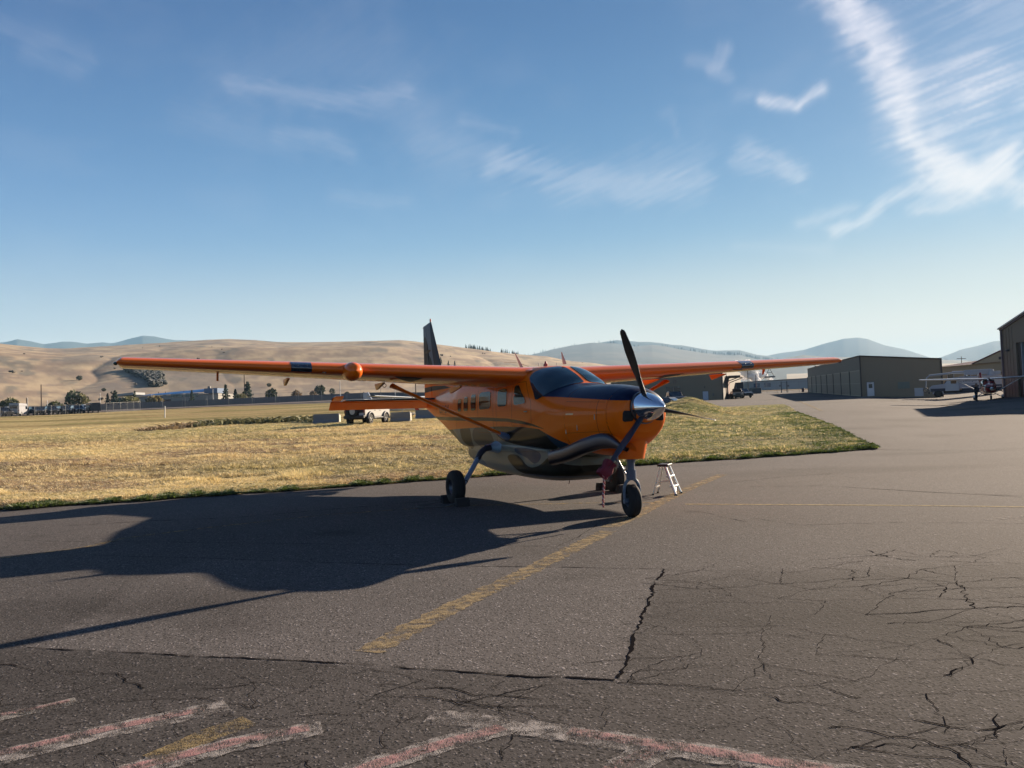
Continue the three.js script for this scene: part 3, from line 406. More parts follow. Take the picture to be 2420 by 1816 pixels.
// stations of the hull: z, lowest, widest, top, half width, roundness above, below
const hull = curveTable([
  [-11.85, 2.07, 2.16, 2.26, .07, 2.2, 2.2], [-11.2, 1.93, 2.09, 2.33, .18, 2.2, 2.2], [-10.2, 1.71, 1.98, 2.44, .33, 2.2, 2.2], [-9.2, 1.48, 1.9, 2.55, .47, 2.3, 2.3], [-8.2, 1.25, 1.85, 2.64, .62, 2.4, 2.6], [-7.3, 1.06, 1.82, 2.7, .74, 2.5, 3], [-6.6, 1.0, 1.8, 2.73, .795, 3.2, 5], [-5, 1.0, 1.8, 2.74, .815, 3.5, 6], [-3.1, 1.0, 1.8, 2.74, .815, 3.4, 6], [-2.75, 1.0, 1.8, 2.735, .813, 3.0, 6], [-2.3, 1.0, 1.8, 2.69, .805, 2.6, 5.5],
  [-1.8, 1.0, 1.76, 2.52, .785, 2.4, 4.6], [-1.38, 1.0, 1.73, 2.33, .755, 2.3, 3.6], [-1.1, 1.0, 1.72, 2.29, .735, 2.3, 2.8], [-.7, 1.0, 1.71, 2.27, .69, 2.3, 2.6], [-.3, 1.03, 1.72, 2.25, .64, 2.2, 2.4], [.1, 1.16, 1.74, 2.2, .575, 2.2, 2.3], [.3, 1.26, 1.76, 2.155, .52, 2.2, 2.2], [.4, 1.33, 1.77, 2.1, .465, 2.2, 2.2], [.455, 1.42, 1.78, 2.03, .38, 2.1, 2.1]]);
function hullPoint(z, phi, grow = 0) { // phi 0 = the aircraft's left flank, pi/2 = top, pi = right flank
  const [yb, yc, yt, w, nt, nb] = hull(z), c = Math.cos(phi), s = Math.sin(phi), n = s >= 0 ? nt : nb, h = s >= 0 ? yt - yc : yc - yb;
  return [Math.sign(c) * (w + grow) * Math.abs(c) ** (2 / n), yc + Math.sign(s) * (h + grow) * Math.abs(s) ** (2 / n), z];
}
function hullX(z, y, grow = 0) { const [yb, yc, yt, w, nt, nb] = hull(z), up = y >= yc, n = up ? nt : nb, v = clamp(up ? (y - yc) / (yt - yc) : (yc - y) / (yc - yb)); return (w + grow) * (1 - v ** n) ** (1 / n); }
function hullLoft(z0, z1, n, capped) { return grid(72, n, (u, v) => { const z = lerp(z0, z1, v); let p = hullPoint(z, u * Math.PI * 2); return p; }, (u, v, p) => liveryUV(p)); }
part('fuselage', [hullLoft(-11.85, -1.0, 150), grid(24, 1, (u, v) => { const p = hullPoint(-11.85, u * Math.PI * 2); return v ? p : [0, 2.16, -11.9]; }, (u, v, p) => liveryUV(p))], hullPaint, plane, 'camouflage belly under an orange hull');
part('cowling', hullLoft(-.994, .186, 40), hullPaint, plane, 'orange engine cowling with a dark blue top');
const bowl = part('nose_bowl', [hullLoft(.194, .455, 24), grid(48, 3, (u, v) => { const p = hullPoint(.455, u * Math.PI * 2); return [p[0] * (1 - v * .5), lerp(p[1], 1.8, v * .5), .455 + .02 * v]; }, (u, v, p) => liveryUV(p))], hullPaint, plane);
for (const s of [-1, 1]) { // cooling inlets with dark throats
  part('air_inlet', box(.21, .2, .16, s * .29, 1.7, .4, .05).rotateY(0), std([.012, .01, .01], .8), plane);
}
part('backing_plate', cyl(.27, .27, .06, 0, 0, 0, 32).rotateX(Math.PI / 2).translate(0, 1.83, .44), darkSteel, plane);
// chin of the cowling round the nose strut
part('chin_fairing', grid(32, 10, (u, v) => { const a = u * Math.PI * 2, z0 = lerp(-.05, -.05, v), w = lerp(.3, .24, v), l = lerp(.42, .3, v), y = lerp(1.35, .98, v); return [Math.cos(a) * w, y, z0 + Math.sin(a) * l]; }), orange, plane);
part('chin_fairing', grid(24, 4, (u, v) => { const a = u * Math.PI * 2; return [Math.cos(a) * .24 * (1 - v), .98, -.05 + Math.sin(a) * .3 * (1 - v)]; }), darkSteel, plane);

// windows: patches a few millimetres proud of the hull
function patch(outline, f, rings = 8) { const n = outline.length, c = outline.reduce((a, p) => [a[0] + p[0] / n, a[1] + p[1] / n], [0, 0]); return grid(n, rings, (u, v, i) => { const p = outline[i % n]; return f(lerp(c[0], p[0], v), lerp(c[1], p[1], v)); }); }
function rounded(pts, r = .3, per = 6) { const n = pts.length, out = []; for (let i = 0; i < n; i++) { const a = pts[(i + n - 1) % n], b = pts[i], d = pts[(i + 1) % n]; const p = [lerp(b[0], a[0], r), lerp(b[1], a[1], r)], q = [lerp(b[0], d[0], r), lerp(b[1], d[1], r)]; for (let k = 0; k <= per; k++) { const t = k / per; out.push([0, 1].map((j) => (1 - t) ** 2 * p[j] + 2 * t * (1 - t) * b[j] + t * t * q[j])); } } const fine = []; for (let i = 0; i < out.length; i++) { const a = out[i], b = out[(i + 1) % out.length], m = Math.max(1, Math.ceil(Math.hypot(b[0] - a[0], b[1] - a[1]) / .06)); for (let k = 0; k < m; k++) fine.push([lerp(a[0], b[0], k / m), lerp(a[1], b[1], k / m)]); } return fine; }
const sideWindows = [[[-2.86, 2.36], [-2.5, 2.06], [-2.5, 1.99], [-3.05, 1.965], [-3.04, 2.33], [-2.98, 2.365]], [[-3.42, 2.315], [-3.42, 1.96], [-3.92, 1.95], [-3.92, 2.315]], [[-4.33, 2.3], [-4.33, 1.925], [-5.03, 1.905], [-5.03, 2.295]], [[-5.25, 2.27], [-5.25, 1.9], [-5.58, 1.895], [-5.58, 2.26]], [[-5.8, 2.23], [-5.8, 1.895], [-6.1, 1.89], [-6.1, 2.22]], [[-6.29, 2.19], [-6.29, 1.89], [-6.56, 1.89], [-6.56, 2.18]]];
for (const s of [-1, 1]) for (const w of sideWindows) { const o = rounded(w, .22); const c = o.reduce((a, p) => [a[0] + p[0] / o.length, a[1] + p[1] / o.length], [0, 0]); const big = o.map((p) => { const l = Math.hypot(p[0] - c[0], p[1] - c[1]), k = (l + .018) / l; return [c[0] + (p[0] - c[0]) * k, c[1] + (p[1] - c[1]) * k]; });
  const f = part('window_frame', patch(big, (z, y) => [s * hullX(z, y, .004), y, z], 6), hullPaint.clone(), plane); f.geometry.attributes.uv.array.forEach((_, i) => { const p = f.geometry.attributes.position; const k = i >> 1; f.geometry.attributes.uv.array[i] = i & 1 ? (2.0 - .4) / 2.6 : (-3.3 + 12.2) / 13; });
  part('window', patch(o, (z, y) => [s * hullX(z, y, .009), y, z], 6), sideGlass, plane); }
const shield = [[1.535, -1.39], [1.2, -1.41], [.9, -1.49], [.62, -1.62], [.4, -1.8], [.26, -1.98], [.24, -2.08], [.36, -2.17], [.55, -2.4], [.72, -2.56], [.92, -2.58], [1.2, -2.44], [1.4, -2.33], [1.535, -2.28]];
const shieldPane = rounded(shield, .25, 3);
for (const s of [1, -1]) part('windshield', patch(shieldPane, (phi, z) => hullPoint(z, s > 0 ? phi : Math.PI - phi, .008), 12), glass, plane);

// cargo pod
const pod = curveTable([[-7.4, .98, 1.12, .2], [-7.0, .86, 1.14, .4], [-6.3, .7, 1.18, .62], [-5.2, .56, 1.2, .74], [-4.2, .5, 1.2, .785], [-2.8, .475, 1.2, .785], [-2.0, .49, 1.17, .74], [-1.6, .53, 1.1, .66], [-1.35, .6, 1.04, .52], [-1.22, .7, .96, .3]]);
part('cargo_pod', [grid(64, 80, (u, v) => { const z = lerp(-7.4, -1.22, v), [yb, yt, w] = pod(z), a = u * Math.PI * 2, c = Math.cos(a), s = Math.sin(a), yc = (yb + yt) / 2, n = s < 0 ? 3.8 : 13; return [Math.sign(c) * w * Math.abs(c) ** (2 / n), yc + Math.sign(s) * (yt - yb) / 2 * Math.abs(s) ** (2 / n), z]; }, (u, v, p) => liveryUV(p)), grid(64, 1, (u, v) => { const z = -1.22, [yb, yt, w] = pod(z), a = u * Math.PI * 2, c = Math.cos(a), s = Math.sin(a), yc = (yb + yt) / 2, n = s < 0 ? 3.8 : 13; return [Math.sign(c) * w * Math.abs(c) ** (2 / n) * (1 - v), yc + Math.sign(s) * (yt - yb) / 2 * Math.abs(s) ** (2 / n) * (1 - v), z + .02 * v]; }, (u, v, p) => liveryUV(p))], hullPaint, plane, 'camouflage-painted belly pod');
for (const z of [-3.6, -1.9]) part('drain_mast', bar([-.2, .49, z], [-.2, .43, z - .03], .008), darkSteel, plane);

// wings
function foil(n, tc, c0, c1) { // closed outline between two fractions of the chord, from the rear round the nose or a plain slice
  const th = (x) => 5 * tc * (.2969 * Math.sqrt(x) - .126 * x - .3516 * x * x + .2843 * x ** 3 - .1036 * x ** 4), cam = (x) => .023 * (x < .3 ? (2 * .3 * x - x * x) / .09 : (1 - .6 + .6 * x - x * x) / .49);
  const up = [], lo = []; for (let i = 0; i <= n; i++) { const t = i / n, x = c0 === 0 ? c1 * (1 - Math.cos(t * Math.PI / 2)) : lerp(c0, c1, t); up.push([x, cam(x) + th(x)]); lo.push([x, cam(x) - th(x)]); }
  return [...up.reverse(), ...lo.slice(c0 === 0 ? 1 : 0)];
}
const wingAt = (X) => { const t = clamp((X - .7) / 7.2); return { chord: lerp(1.98, 1.22, smooth(t, .0, 1) * .0 + clamp((X - 1.0) / 6.9)), z: lerp(-2.76, -2.99, t), y: lerp(2.515, 2.815, t), tc: lerp(.19, .14, t), twist: lerp(.085, .03, t) }; };
function wingSlice(X, c0, c1, n, k = 1) { const w = wingAt(X), pts = foil(n, w.tc, c0, c1); return pts.map(([x, y]) => { const a = x * w.chord, b = y * w.chord * k, ct = Math.cos(w.twist), st = Math.sin(w.twist); return [X, w.y + b * ct - a * st + .04, w.z - a * ct - b * st]; }); }
function wingLoft(s, X0, X1, c0, c1, n = 18, m = 24, tip = false) {
  const secs = []; for (let i = 0; i <= m; i++) secs.push(wingSlice(lerp(X0, X1, i / m), c0, c1, n));
  if (tip) for (let i = 1; i <= 6; i++) { const t = i / 6; const sec = wingSlice(X1 + .09 * Math.sin(t * Math.PI / 2), c0, c1, n, Math.cos(t * Math.PI / 2) + .001); secs.push(sec); }
  const k = secs[0].length, g = grid(k, secs.length - 1, (u, v, i, j) => { const p = secs[j][i % k]; return [p[0] * s, p[1], p[2]]; }, (u, v, p) => [p[0] / 2, p[2] / 2]);
  if (!tip || c0 > 0) for (const sec of [secs[0], secs[secs.length - 1]]) { const q = sec.reduce((a, p) => [a[0] + p[0] / k, a[1] + p[1] / k, a[2] + p[2] / k], [0, 0, 0]); }
  return g;
}
for (const s of [-1, 1]) {
  const L = s < 0 ? 'right wing reaching to the left of the photo' : 'left wing reaching to the right of the photo';
  const w = part('wing', wingLoft(s, .3, 7.86, 0, .742, 20, 40, true), orange, plane, L);
  const closeRear = grid(1, 40, (u, v) => { const sl = wingSlice(lerp(.3, 7.86, v), 0, .742, 20), a = sl[0], b = sl[sl.length - 1]; return [lerp(a[0], b[0], u) * s, lerp(a[1], b[1], u), lerp(a[2], b[2], u)]; });
  part('wing_spar', closeRear, orange, plane);
  part('flap', wingLoft(s, .78, 5.55, .752, 1, 8, 16), orange, plane); part('aileron', wingLoft(s, 5.58, 7.8, .752, 1, 8, 10), orange, plane);
  for (const X of [1.6, 3.25, 5.1]) { const t = wingAt(X); part('flap_hinge', grid(10, 8, (u, v) => { const a = u * Math.PI * 2, z = t.z - t.chord * lerp(.62, 1.02, v), r = .035 + .02 * Math.sin(v * 3), d = lerp(.02, .14, v) * (1 - smooth(v, .93, 1) * .9); return [s * X + Math.cos(a) * .028, t.y - t.twist * t.chord * .8 - .03 - (Math.sin(a) > 0 ? 0 : d), z]; }), orange, plane); }
  { const X = 6.35, t = wingAt(X); part('hinge_horn', grid(8, 4, (u, v) => { const a = u * Math.PI * 2; return [s * X + Math.cos(a) * .02, t.y - .02 - v * .16 + 0, t.z - t.chord * .72 - Math.sin(a) * .07 * (1 - v * .8) - v * .06]; }), orange, plane); }
  // landing light behind a smoked lens
  { const sl = (X) => { const w2 = wingAt(X), all = wingSlice(X, 0, .742, 20); return all; };
    part('landing_light', grid(10, 8, (u, v) => { const X = lerp(4.8, 5.16, v), a = wingSlice(X, 0, .742, 20), i = lerp(13, 24.5, u), k = Math.floor(i), f = i - k, p = a[k].map((q, j) => lerp(q, a[k + 1][j], f)); const wv = wingAt(X); return [p[0] * s, p[1] + Math.sign(p[1] - wv.y - .04) * .003, p[2] + .006]; }), smokedLens, plane, 'dark lens in the leading edge');
    for (const dx of [-.08, .08]) part('lamp', new THREE.SphereGeometry(.05, 16, 10).scale(1, 1, .35).translate(s * (4.98 + dx), wingAt(5).y + .045, wingAt(5).z - .02), std([.05, .05, .06], .3), plane); }
  part('pitot_tube', [bar([s * 4.6, wingAt(4.6).y - .02, wingAt(4.6).z - .1], [s * 4.6, wingAt(4.6).y - .05, wingAt(4.6).z + .24], .012)], darkSteel, plane);
  // strut
  const A = new THREE.Vector3(s * .74, 1.3, -3.5), B = new THREE.Vector3(s * 3.18, wingAt(3.2).y - .2, -3.56), D = B.clone().sub(A).normalize();
  part('wing_strut', grid(20, 20, (u, v) => { const p = A.clone().lerp(B, v), a = u * Math.PI * 2, k = v > .92 ? 1 + (v - .92) * 7 : 1; const n = new THREE.Vector3(-D.y * s, Math.abs(D.x), 0).multiplyScalar(s > 0 ? 1 : 1); return [p.x + n.x * Math.sin(a) * .032 * k, p.y + Math.abs(n.y) * Math.sin(a) * .032 * k, p.z + Math.cos(a) * .1 * k]; }), orange, plane);
  part('strut_fairing', grid(16, 8, (u, v) => { const a = u * Math.PI * 2, r = Math.sin(Math.PI * (.12 + .88 * v) / 1) ** .6 + .02; return [s * lerp(.68, 1.0, v), lerp(1.26, 1.42, v) + Math.sin(a) * .075 * r, -3.5 + Math.cos(a) * .2 * r]; }), legBlue, plane);
  part('strut_root_shield', (() => { const X0 = 2.72, X1 = 3.28, t = wingAt(3); const sh = [[X0, -2.95], [X1, -2.95], [X0 + .12, -3.5]]; return patch(rounded(sh, .06, 2), (X, z) => { const q = wingAt(X), x = (q.z - z) / q.chord, a = wingSlice(X, 0, .742, 20); let best = a[30]; for (let i = 20; i < a.length - 1; i++) if (a[i][2] >= z && a[i + 1][2] <= z) { const f = (a[i][2] - z) / (a[i][2] - a[i + 1][2]); best = a[i].map((m, j) => lerp(m, a[i + 1][j], f)); } return [X * s, best[1] - .005, z]; }, 5); })(), std([.016, .016, .018], .5), plane);
  part('tie_down_ring', new THREE.TorusGeometry(.035, .006, 6, 16).translate(s * 3.35, wingAt(3.4).y - .21, -3.45), darkSteel, plane);
}
part('wing_root_fairing', grid(40, 16, (u, v) => { const z = lerp(-5.2, -2.72, u), a = Math.PI * v, k = Math.sin(Math.PI * clamp((z + 5.35) / 2.75)) ** .5; return [Math.cos(a) * (.5 + .3 * k), 2.6 + .165 * Math.sin(a) ** .6 * k + .02 * k, z]; }), orange, plane);
{ // weather radar pod on the right wing
  const X = -4.08, t = wingAt(4.08); const prof = []; for (let i = 0; i <= 20; i++) { const k = i / 20; prof.push(new THREE.Vector2(.175 * Math.sqrt(Math.max(0, 1 - (1 - clamp(k / .36)) ** 2)) * (k > .36 ? 1 - .55 * ((k - .36) / .64) ** 1.7 : 1), -k * .95)); }
  part('radar_pod', new THREE.LatheGeometry(prof, 36).rotateX(Math.PI / 2).translate(X, t.y + .0, t.z + .34), orange, plane, 'round radar pod on the right wing');
}
for (const s of [-1, 1]) part('wingtip_light', new THREE.SphereGeometry(.045, 14, 10).scale(.8, .7, 1.5).translate(s * 7.97, wingAt(7.9).y + .02, wingAt(7.9).z - .12), s < 0 ? std([.03, .06, .05], .15) : std([.1, .02, .02], .15), plane);

// tail
function finSlice(y) { const t = (y - 2.2) / 2.45; return { le: lerp(-9.55, -11.13, t), te: -12.0 + .02 * t, th: lerp(.14, .07, t) }; }
const finTex = (() => { const cv = document.createElement('canvas'); cv.width = 512; cv.height = 512; const c = cv.getContext('2d'); const X = (z) => (z + 12.3) / 4.2 * 512, Y = (y) => 512 - (y - 2) / 2.8 * 512;
  c.fillStyle = 'rgb(84,96,110)'; c.fillRect(0, 0, 512, 512); const g = (pts, f) => { c.fillStyle = f; c.beginPath(); pts.forEach(([z, y], i) => (i ? c.lineTo(X(z), Y(y)) : c.moveTo(X(z), Y(y)))); c.closePath(); c.fill(); };
  const cur = (pts, fill) => { c.fillStyle = fill; c.beginPath(); const n = pts.length; for (let i = 0; i <= n; i++) { const p = pts[i % n], q = pts[(i + 1) % n], m = [(p[0] + q[0]) / 2, (p[1] + q[1]) / 2]; i ? c.quadraticCurveTo(X(p[0]), Y(p[1]), X(m[0]), Y(m[1])) : c.moveTo(X(m[0]), Y(m[1])); } c.closePath(); c.fill(); };
  cur([[-11.3, 4.9], [-10.6, 4.3], [-9.6, 2.9], [-9.9, 2.6], [-10.7, 3.0], [-11.05, 3.7]], 'rgb(16,22,46)'); cur([[-12.0, 4.2], [-11.75, 4.3], [-11.5, 4.0], [-11.2, 3.2], [-11.9, 3.0]], 'rgb(34,29,25)'); cur([[-11.7, 3.6], [-11.3, 3.7], [-10.9, 3.2], [-11.1, 2.8], [-11.6, 3.1]], 'rgb(30,40,44)'); cur([[-12, 3.75], [-11.4, 3.85], [-11.1, 3.78], [-11.5, 3.72]], 'rgb(74,58,38)'); cur([[-12.1, 3.4], [-11.7, 3.5], [-11.4, 3.1], [-11.9, 2.9]], 'rgb(66,58,52)');
  g([[-12.3, 2.86], [-11, 2.88], [-9.5, 2.8], [-8.1, 2.6], [-8.1, 1.9], [-12.3, 1.9]], 'rgb(228,106,10)'); g([[-12.3, 2.68], [-11, 2.7], [-9.9, 2.66], [-9.3, 2.58], [-10, 2.57], [-11, 2.56], [-12.3, 2.52]], 'rgb(58,44,36)');
  const t = new THREE.CanvasTexture(cv); t.colorSpace = THREE.SRGBColorSpace; t.needsUpdate = true; return t; })();
const finPaint = paintMat([1, 1, 1], { map: finTex, clearcoat: .1, specularIntensity: .1 });
const finUV = (u, v, p) => [(p[2] + 12.3) / 4.2, (p[1] - 2) / 2.8];
const thick = (x) => 2.9 * (.2969 * Math.sqrt(x) - .126 * x - .3516 * x * x + .2843 * x ** 3 - .1036 * x ** 4) * 1.72;
function plate(f, a, b, n = 16) { return (u) => { const q = u < .5 ? 1 - u * 2 : u * 2 - 1, x = lerp(a, b, a === 0 ? q * q : q); return f(x, (u < .5 ? 1 : -1) * thick(x)); }; }
const finLoft = (a, b, y0, y1) => grid(28, 24, (u, v) => { const y = lerp(y0, y1, v), s = finSlice(y); const slant = v > .96 ? (v - .96) * 2 : 0; return plate((x, t) => [t * s.th * .5 * (v >= 1 ? .3 : 1), y + (x < .3 ? 0 : -.0) - x * .07 * v, lerp(s.le, s.te, x)], a, b)(u); }, finUV);
part('fin', finLoft(0, .62, 2.15, 4.66), finPaint, plane, 'tail fin painted with dark grey and brown wildlife colours'); part('rudder', finLoft(.635, 1, 2.25, 4.66), finPaint, plane);
part('dorsal_fin', grid(24, 10, (u, v) => { const z = lerp(-10.6, -7.4, u), top = lerp(3.05, 2.66, smooth(u, 0, 1)) - .35 * u * (1 - u), base = hull(z)[2] - .05; const y = lerp(base, Math.max(base + .01, top), 1 - Math.abs(2 * v - 1)); return [(v < .5 ? -1 : 1) * .045 * Math.abs(2 * v - 1) * (1 - .6 * u) , y, z]; }, finUV), finPaint, plane);
part('beacon', cyl(.03, .02, .09, 0, 4.66, -11.2, 10), std([.35, .02, .02], .3), plane);
for (const y of [4.55, 4.0]) part('static_wick', bar([0, y, -11.98], [0, y + .01, -12.14], .004, 5), darkSteel, plane);
const tailplane = (s, x0, x1, a, b, m = 14) => grid(28, m, (u, v) => { const X = lerp(x0, x1, v), t = X / 3.1, le = lerp(-9.98, -10.28, t), te = lerp(-11.38, -11.2, t), th = lerp(.17, .1, t), dr = x0 > 2.7 || a > .3; return plate((x, q) => { const droop = a > .3 ? (x - .6) * .62 : 0; return [s * X, 2.3 + q * th * .5 - droop, lerp(le, te, x)]; }, a, b)(u); });
for (const s of [-1, 1]) {
  part('stabilizer', tailplane(s, .05, 2.86, 0, .6), orange, plane); part('elevator', tailplane(s, .14, 3.1, .615, 1), orange, plane);
  part('deicing_boot', grid(12, 14, (u, v) => { const X = lerp(.3, 2.8, v), t = X / 3.1, le = lerp(-9.98, -10.28, t), te = lerp(-11.38, -11.2, t), th = lerp(.17, .1, t), x = .07 * (2 * u - 1) ** 2, q = (u < .5 ? 1 : -1) * thick(x); return [s * X, 2.3 + q * (th * .5 + .004), lerp(le, te, x) + .006]; }), blackRubber, plane);
  part('elevator_horn', grid(20, 6, (u, v) => { const X = lerp(2.88, 3.12, v), a = u * Math.PI * 2, k = v > .9 ? .6 : 1; const zz = -10.42 + Math.cos(a) * .36 * k, rise = (zz + 10.8) * .16; return [s * X, 2.3 + Math.sin(a) * .045 * k + rise, zz]; }), orange, plane);
}
// antennas and roof fittings
for (const [x, z, h, k] of [[-.34, -3.65, .36, .36], [.06, -2.45, .25, .12]]) part('blade_antenna', grid(12, 8, (u, v) => { const a = u * Math.PI * 2, c = lerp(.085, .02, v); return [x + Math.sin(a) * .012 * (1 - .6 * v), 2.72 + h * v + .03, z + Math.cos(a) * c - k * v]; }), paintMat([.62, .3, .2]), plane);
part('whip_antenna', tube([[-.34, 2.76, -3.3], [-.46, 2.86, -3.6], [-.6, 2.9, -4.0]], .004, 12, 5), std([.4, .3, .2], .5), plane);
part('roof_light', [cyl(.05, .045, .06, .0, 2.75, -3.2, 14), cyl(.03, .02, .05, 0, 2.81, -3.2, 12)], std([.3, .08, .06], .3), plane);
for (const x of [-.25, .16]) part('roof_stub', bar([x, 2.74, -3.0], [x, 2.82, -3.02], .006, 6), darkSteel, plane);

// propeller
const HUB = [0, 1.83, .6];
const spinnerProfile = []; for (let i = 0; i <= 28; i++) { const t = i / 28; spinnerProfile.push(new THREE.Vector2(Math.max(.001, .252 * (1 - t ** 1.5) ** .78), t * .58)); }
part('spinner', new THREE.LatheGeometry([new THREE.Vector2(.24, -.02), ...spinnerProfile], 48).rotateX(Math.PI / 2).translate(0, 1.83, .49), chrome, plane, 'polished chrome spinner');
const bladeGeo = () => grid(24, 40, (u, v) => { const r = lerp(.14, 1.345, v), c = (v < .16 ? lerp(.075, .13, smooth(v, 0, .16)) : lerp(.13, .235, smooth(v, .16, .5)) - .105 * smooth(v, .62, 1)) * (v > .93 ? Math.sqrt(Math.max(0, 1 - ((v - .93) / .07) ** 2)) * .97 + .03 : 1), th = lerp(.075, .012, smooth(v, 0, .6)) * (v > .98 ? .5 : 1); const beta = 1.48 + lerp(.32, -.14, v), a = u * Math.PI * 2; const x = Math.cos(a) * c * .5, y = Math.sin(a) * th * .5 * (1 + .3 * Math.cos(a)); return [x * Math.cos(beta) - y * Math.sin(beta), r, x * Math.sin(beta) + y * Math.cos(beta)]; });
const BLADE = 1.2313;
const bladeMats = [bladeBlack, bladeBlack, std([.014, .016, .03], .4)];
const blades = [0, 1, 2].map((k) => { const a = BLADE + k * Math.PI * 2 / 3; const dir = new THREE.Vector3(-Math.cos(a), Math.sin(a), 0); const b = part('propeller_blade', bladeGeo(), bladeMats[k], plane); b.position.set(...HUB); b.rotation.z = Math.atan2(-dir.x, dir.y); return b; });

// exhaust stack on the right of the cowling
{ const path = new THREE.CatmullRomCurve3([[-.3, 1.15, .4], [-.54, 1.3, .14], [-.7, 1.24, -.15], [-.8, 1.08, -.7], [-.85, .985, -1.22]].map((p) => new THREE.Vector3(...p)));
  const duct = (k) => grid(28, 30, (u, v) => { const p = path.getPoint(v), t = path.getTangent(v), up = new THREE.Vector3(0, 1, 0).addScaledVector(t, -t.y).normalize(), side = new THREE.Vector3().crossVectors(t, up), a = u * Math.PI * 2, n = 3.2, c = Math.cos(a), s = Math.sin(a), h = (lerp(.03, .13, smooth(v, 0, .27))) * k, w = lerp(.09, .12, v) * k; const q = p.clone().addScaledVector(up, Math.sign(s) * h * Math.abs(s) ** (2 / n)).addScaledVector(side, Math.sign(c) * w * Math.abs(c) ** (2 / n)); return [q.x, q.y, q.z]; });
  part('exhaust_stack', [duct(1), duct(.93)], std([.1, .088, .094], .3, .95), plane, 'bare metal exhaust duct curving aft under the cowling');
  part('exhaust_shroud', grid(16, 6, (u, v) => { const a = u * Math.PI, p = path.getPoint(.0 + v * .2); return [p.x + .05 + Math.cos(a) * .12, p.y - .02 + Math.sin(a) * .15 - .02, p.z]; }), orange, plane); }
part('oil_drain_rod', bar([-.42, 1.28, .3], [-.42, .86, .28], .009, 6), steel, plane);
for (const [y, z] of [[1.7, -.1], [1.52, -.62], [1.45, -.98]]) part('cowl_latch', box(.01, .09, .02, -hullX(z, y), y, z), steel, plane);
part('door_handle', box(.02, .022, .13, -.823, 1.83, -2.47, .008), steel, plane);

// wheels and legs
function wheel(R, Wd, rim) { const g = new THREE.Group(); g.name = 'wheel'; const pr = []; const h = Wd / 2, r0 = rim; pr.push([r0, -h * .62]); for (let i = 0; i <= 16; i++) { const a = -Math.PI / 2 + Math.PI * i / 16; const y = Math.sin(a), x = Math.cos(a); pr.push([lerp(r0 + .02, R, Math.abs(x) ** .55), h * Math.sign(y) * Math.abs(y) ** .62]); } pr.push([r0, h * .62]);
  part('tyre', new THREE.LatheGeometry(pr.map((p) => new THREE.Vector2(...p)), 56).rotateZ(Math.PI / 2), blackRubber, g);
  for (const x of [-.2, 0, .2]) part('tread_groove', new THREE.TorusGeometry(R - .004, .005, 5, 56).rotateY(Math.PI / 2).translate(x * Wd * .8, 0, 0), std([.004, .004, .004], 1), g);
  part('rim', [new THREE.LatheGeometry([[.02, -.035], [rim * .45, -.04], [rim * .55, -.012], [rim * .86, -.012], [rim * .92, -h * .66], [rim + .012, -h * .7], [rim + .012, -h * .55]].map((p) => new THREE.Vector2(...p)), 40).rotateZ(Math.PI / 2), new THREE.LatheGeometry([[.02, .035], [rim * .45, .04], [rim * .55, .012], [rim * .86, .012], [rim * .92, h * .66], [rim + .012, h * .7], [rim + .012, h * .55]].map((p) => new THREE.Vector2(...p)), 40).rotateZ(Math.PI / 2)], std([.13, .15, .19], .4, .6), g); return g; }
for (const s of [-1, 1]) {
  const w = wheel(.345, .25, .135); w.position.set(s * 1.855, .34, -3.76); w.rotation.y = -s * .02; plane.add(w);
  part('gear_fairing', grid(20, 12, (u, v) => { const a = u * Math.PI * 2, r = Math.sqrt(1 - (1 - v * .86) ** 2) ; const k = (1 - v) ; return [s * (1.06 - .36 * (1 - Math.sqrt(1 - (1 - v) ** 2)) * 0 - .34 * v), 1.1 + Math.sin(a) * (.072 + .1 * v * v) - .015 * (1 - v), -4.08 + Math.cos(a) * (.075 + .4 * v * v * v) - .08 * v]; }), paintMat([.2, .3, .4], { roughness: .25 }), plane);
  part('gear_boot', tube([[s * .95, 1.1, -4.05], [s * 1.1, 1.06, -4.04], [s * 1.2, .98, -4.02], [s * 1.28, .86, -3.99]], .062, 20, 14), std([.015, .02, .035], .5), plane);
  part('gear_leg', tube([[s * 1.24, .93, -4.0], [s * 1.36, .76, -3.95], [s * 1.68, .36, -3.8]], .052, 20, 14), paintMat([.16, .22, .32], { roughness: .3 }), plane);
  part('axle', [cyl(.06, .06, .16, 0, 0, 0, 16).rotateZ(Math.PI / 2).translate(s * 1.76, .34, -3.76), cyl(.11, .11, .03, 0, 0, 0, 20).rotateZ(Math.PI / 2).translate(s * 1.72, .34, -3.76)], greyMetal, plane);
  part('brake_line', new THREE.TorusGeometry(.05, .007, 6, 16, 4.4).translate(s * 1.66, .42, -3.7), blackRubber, plane);
}
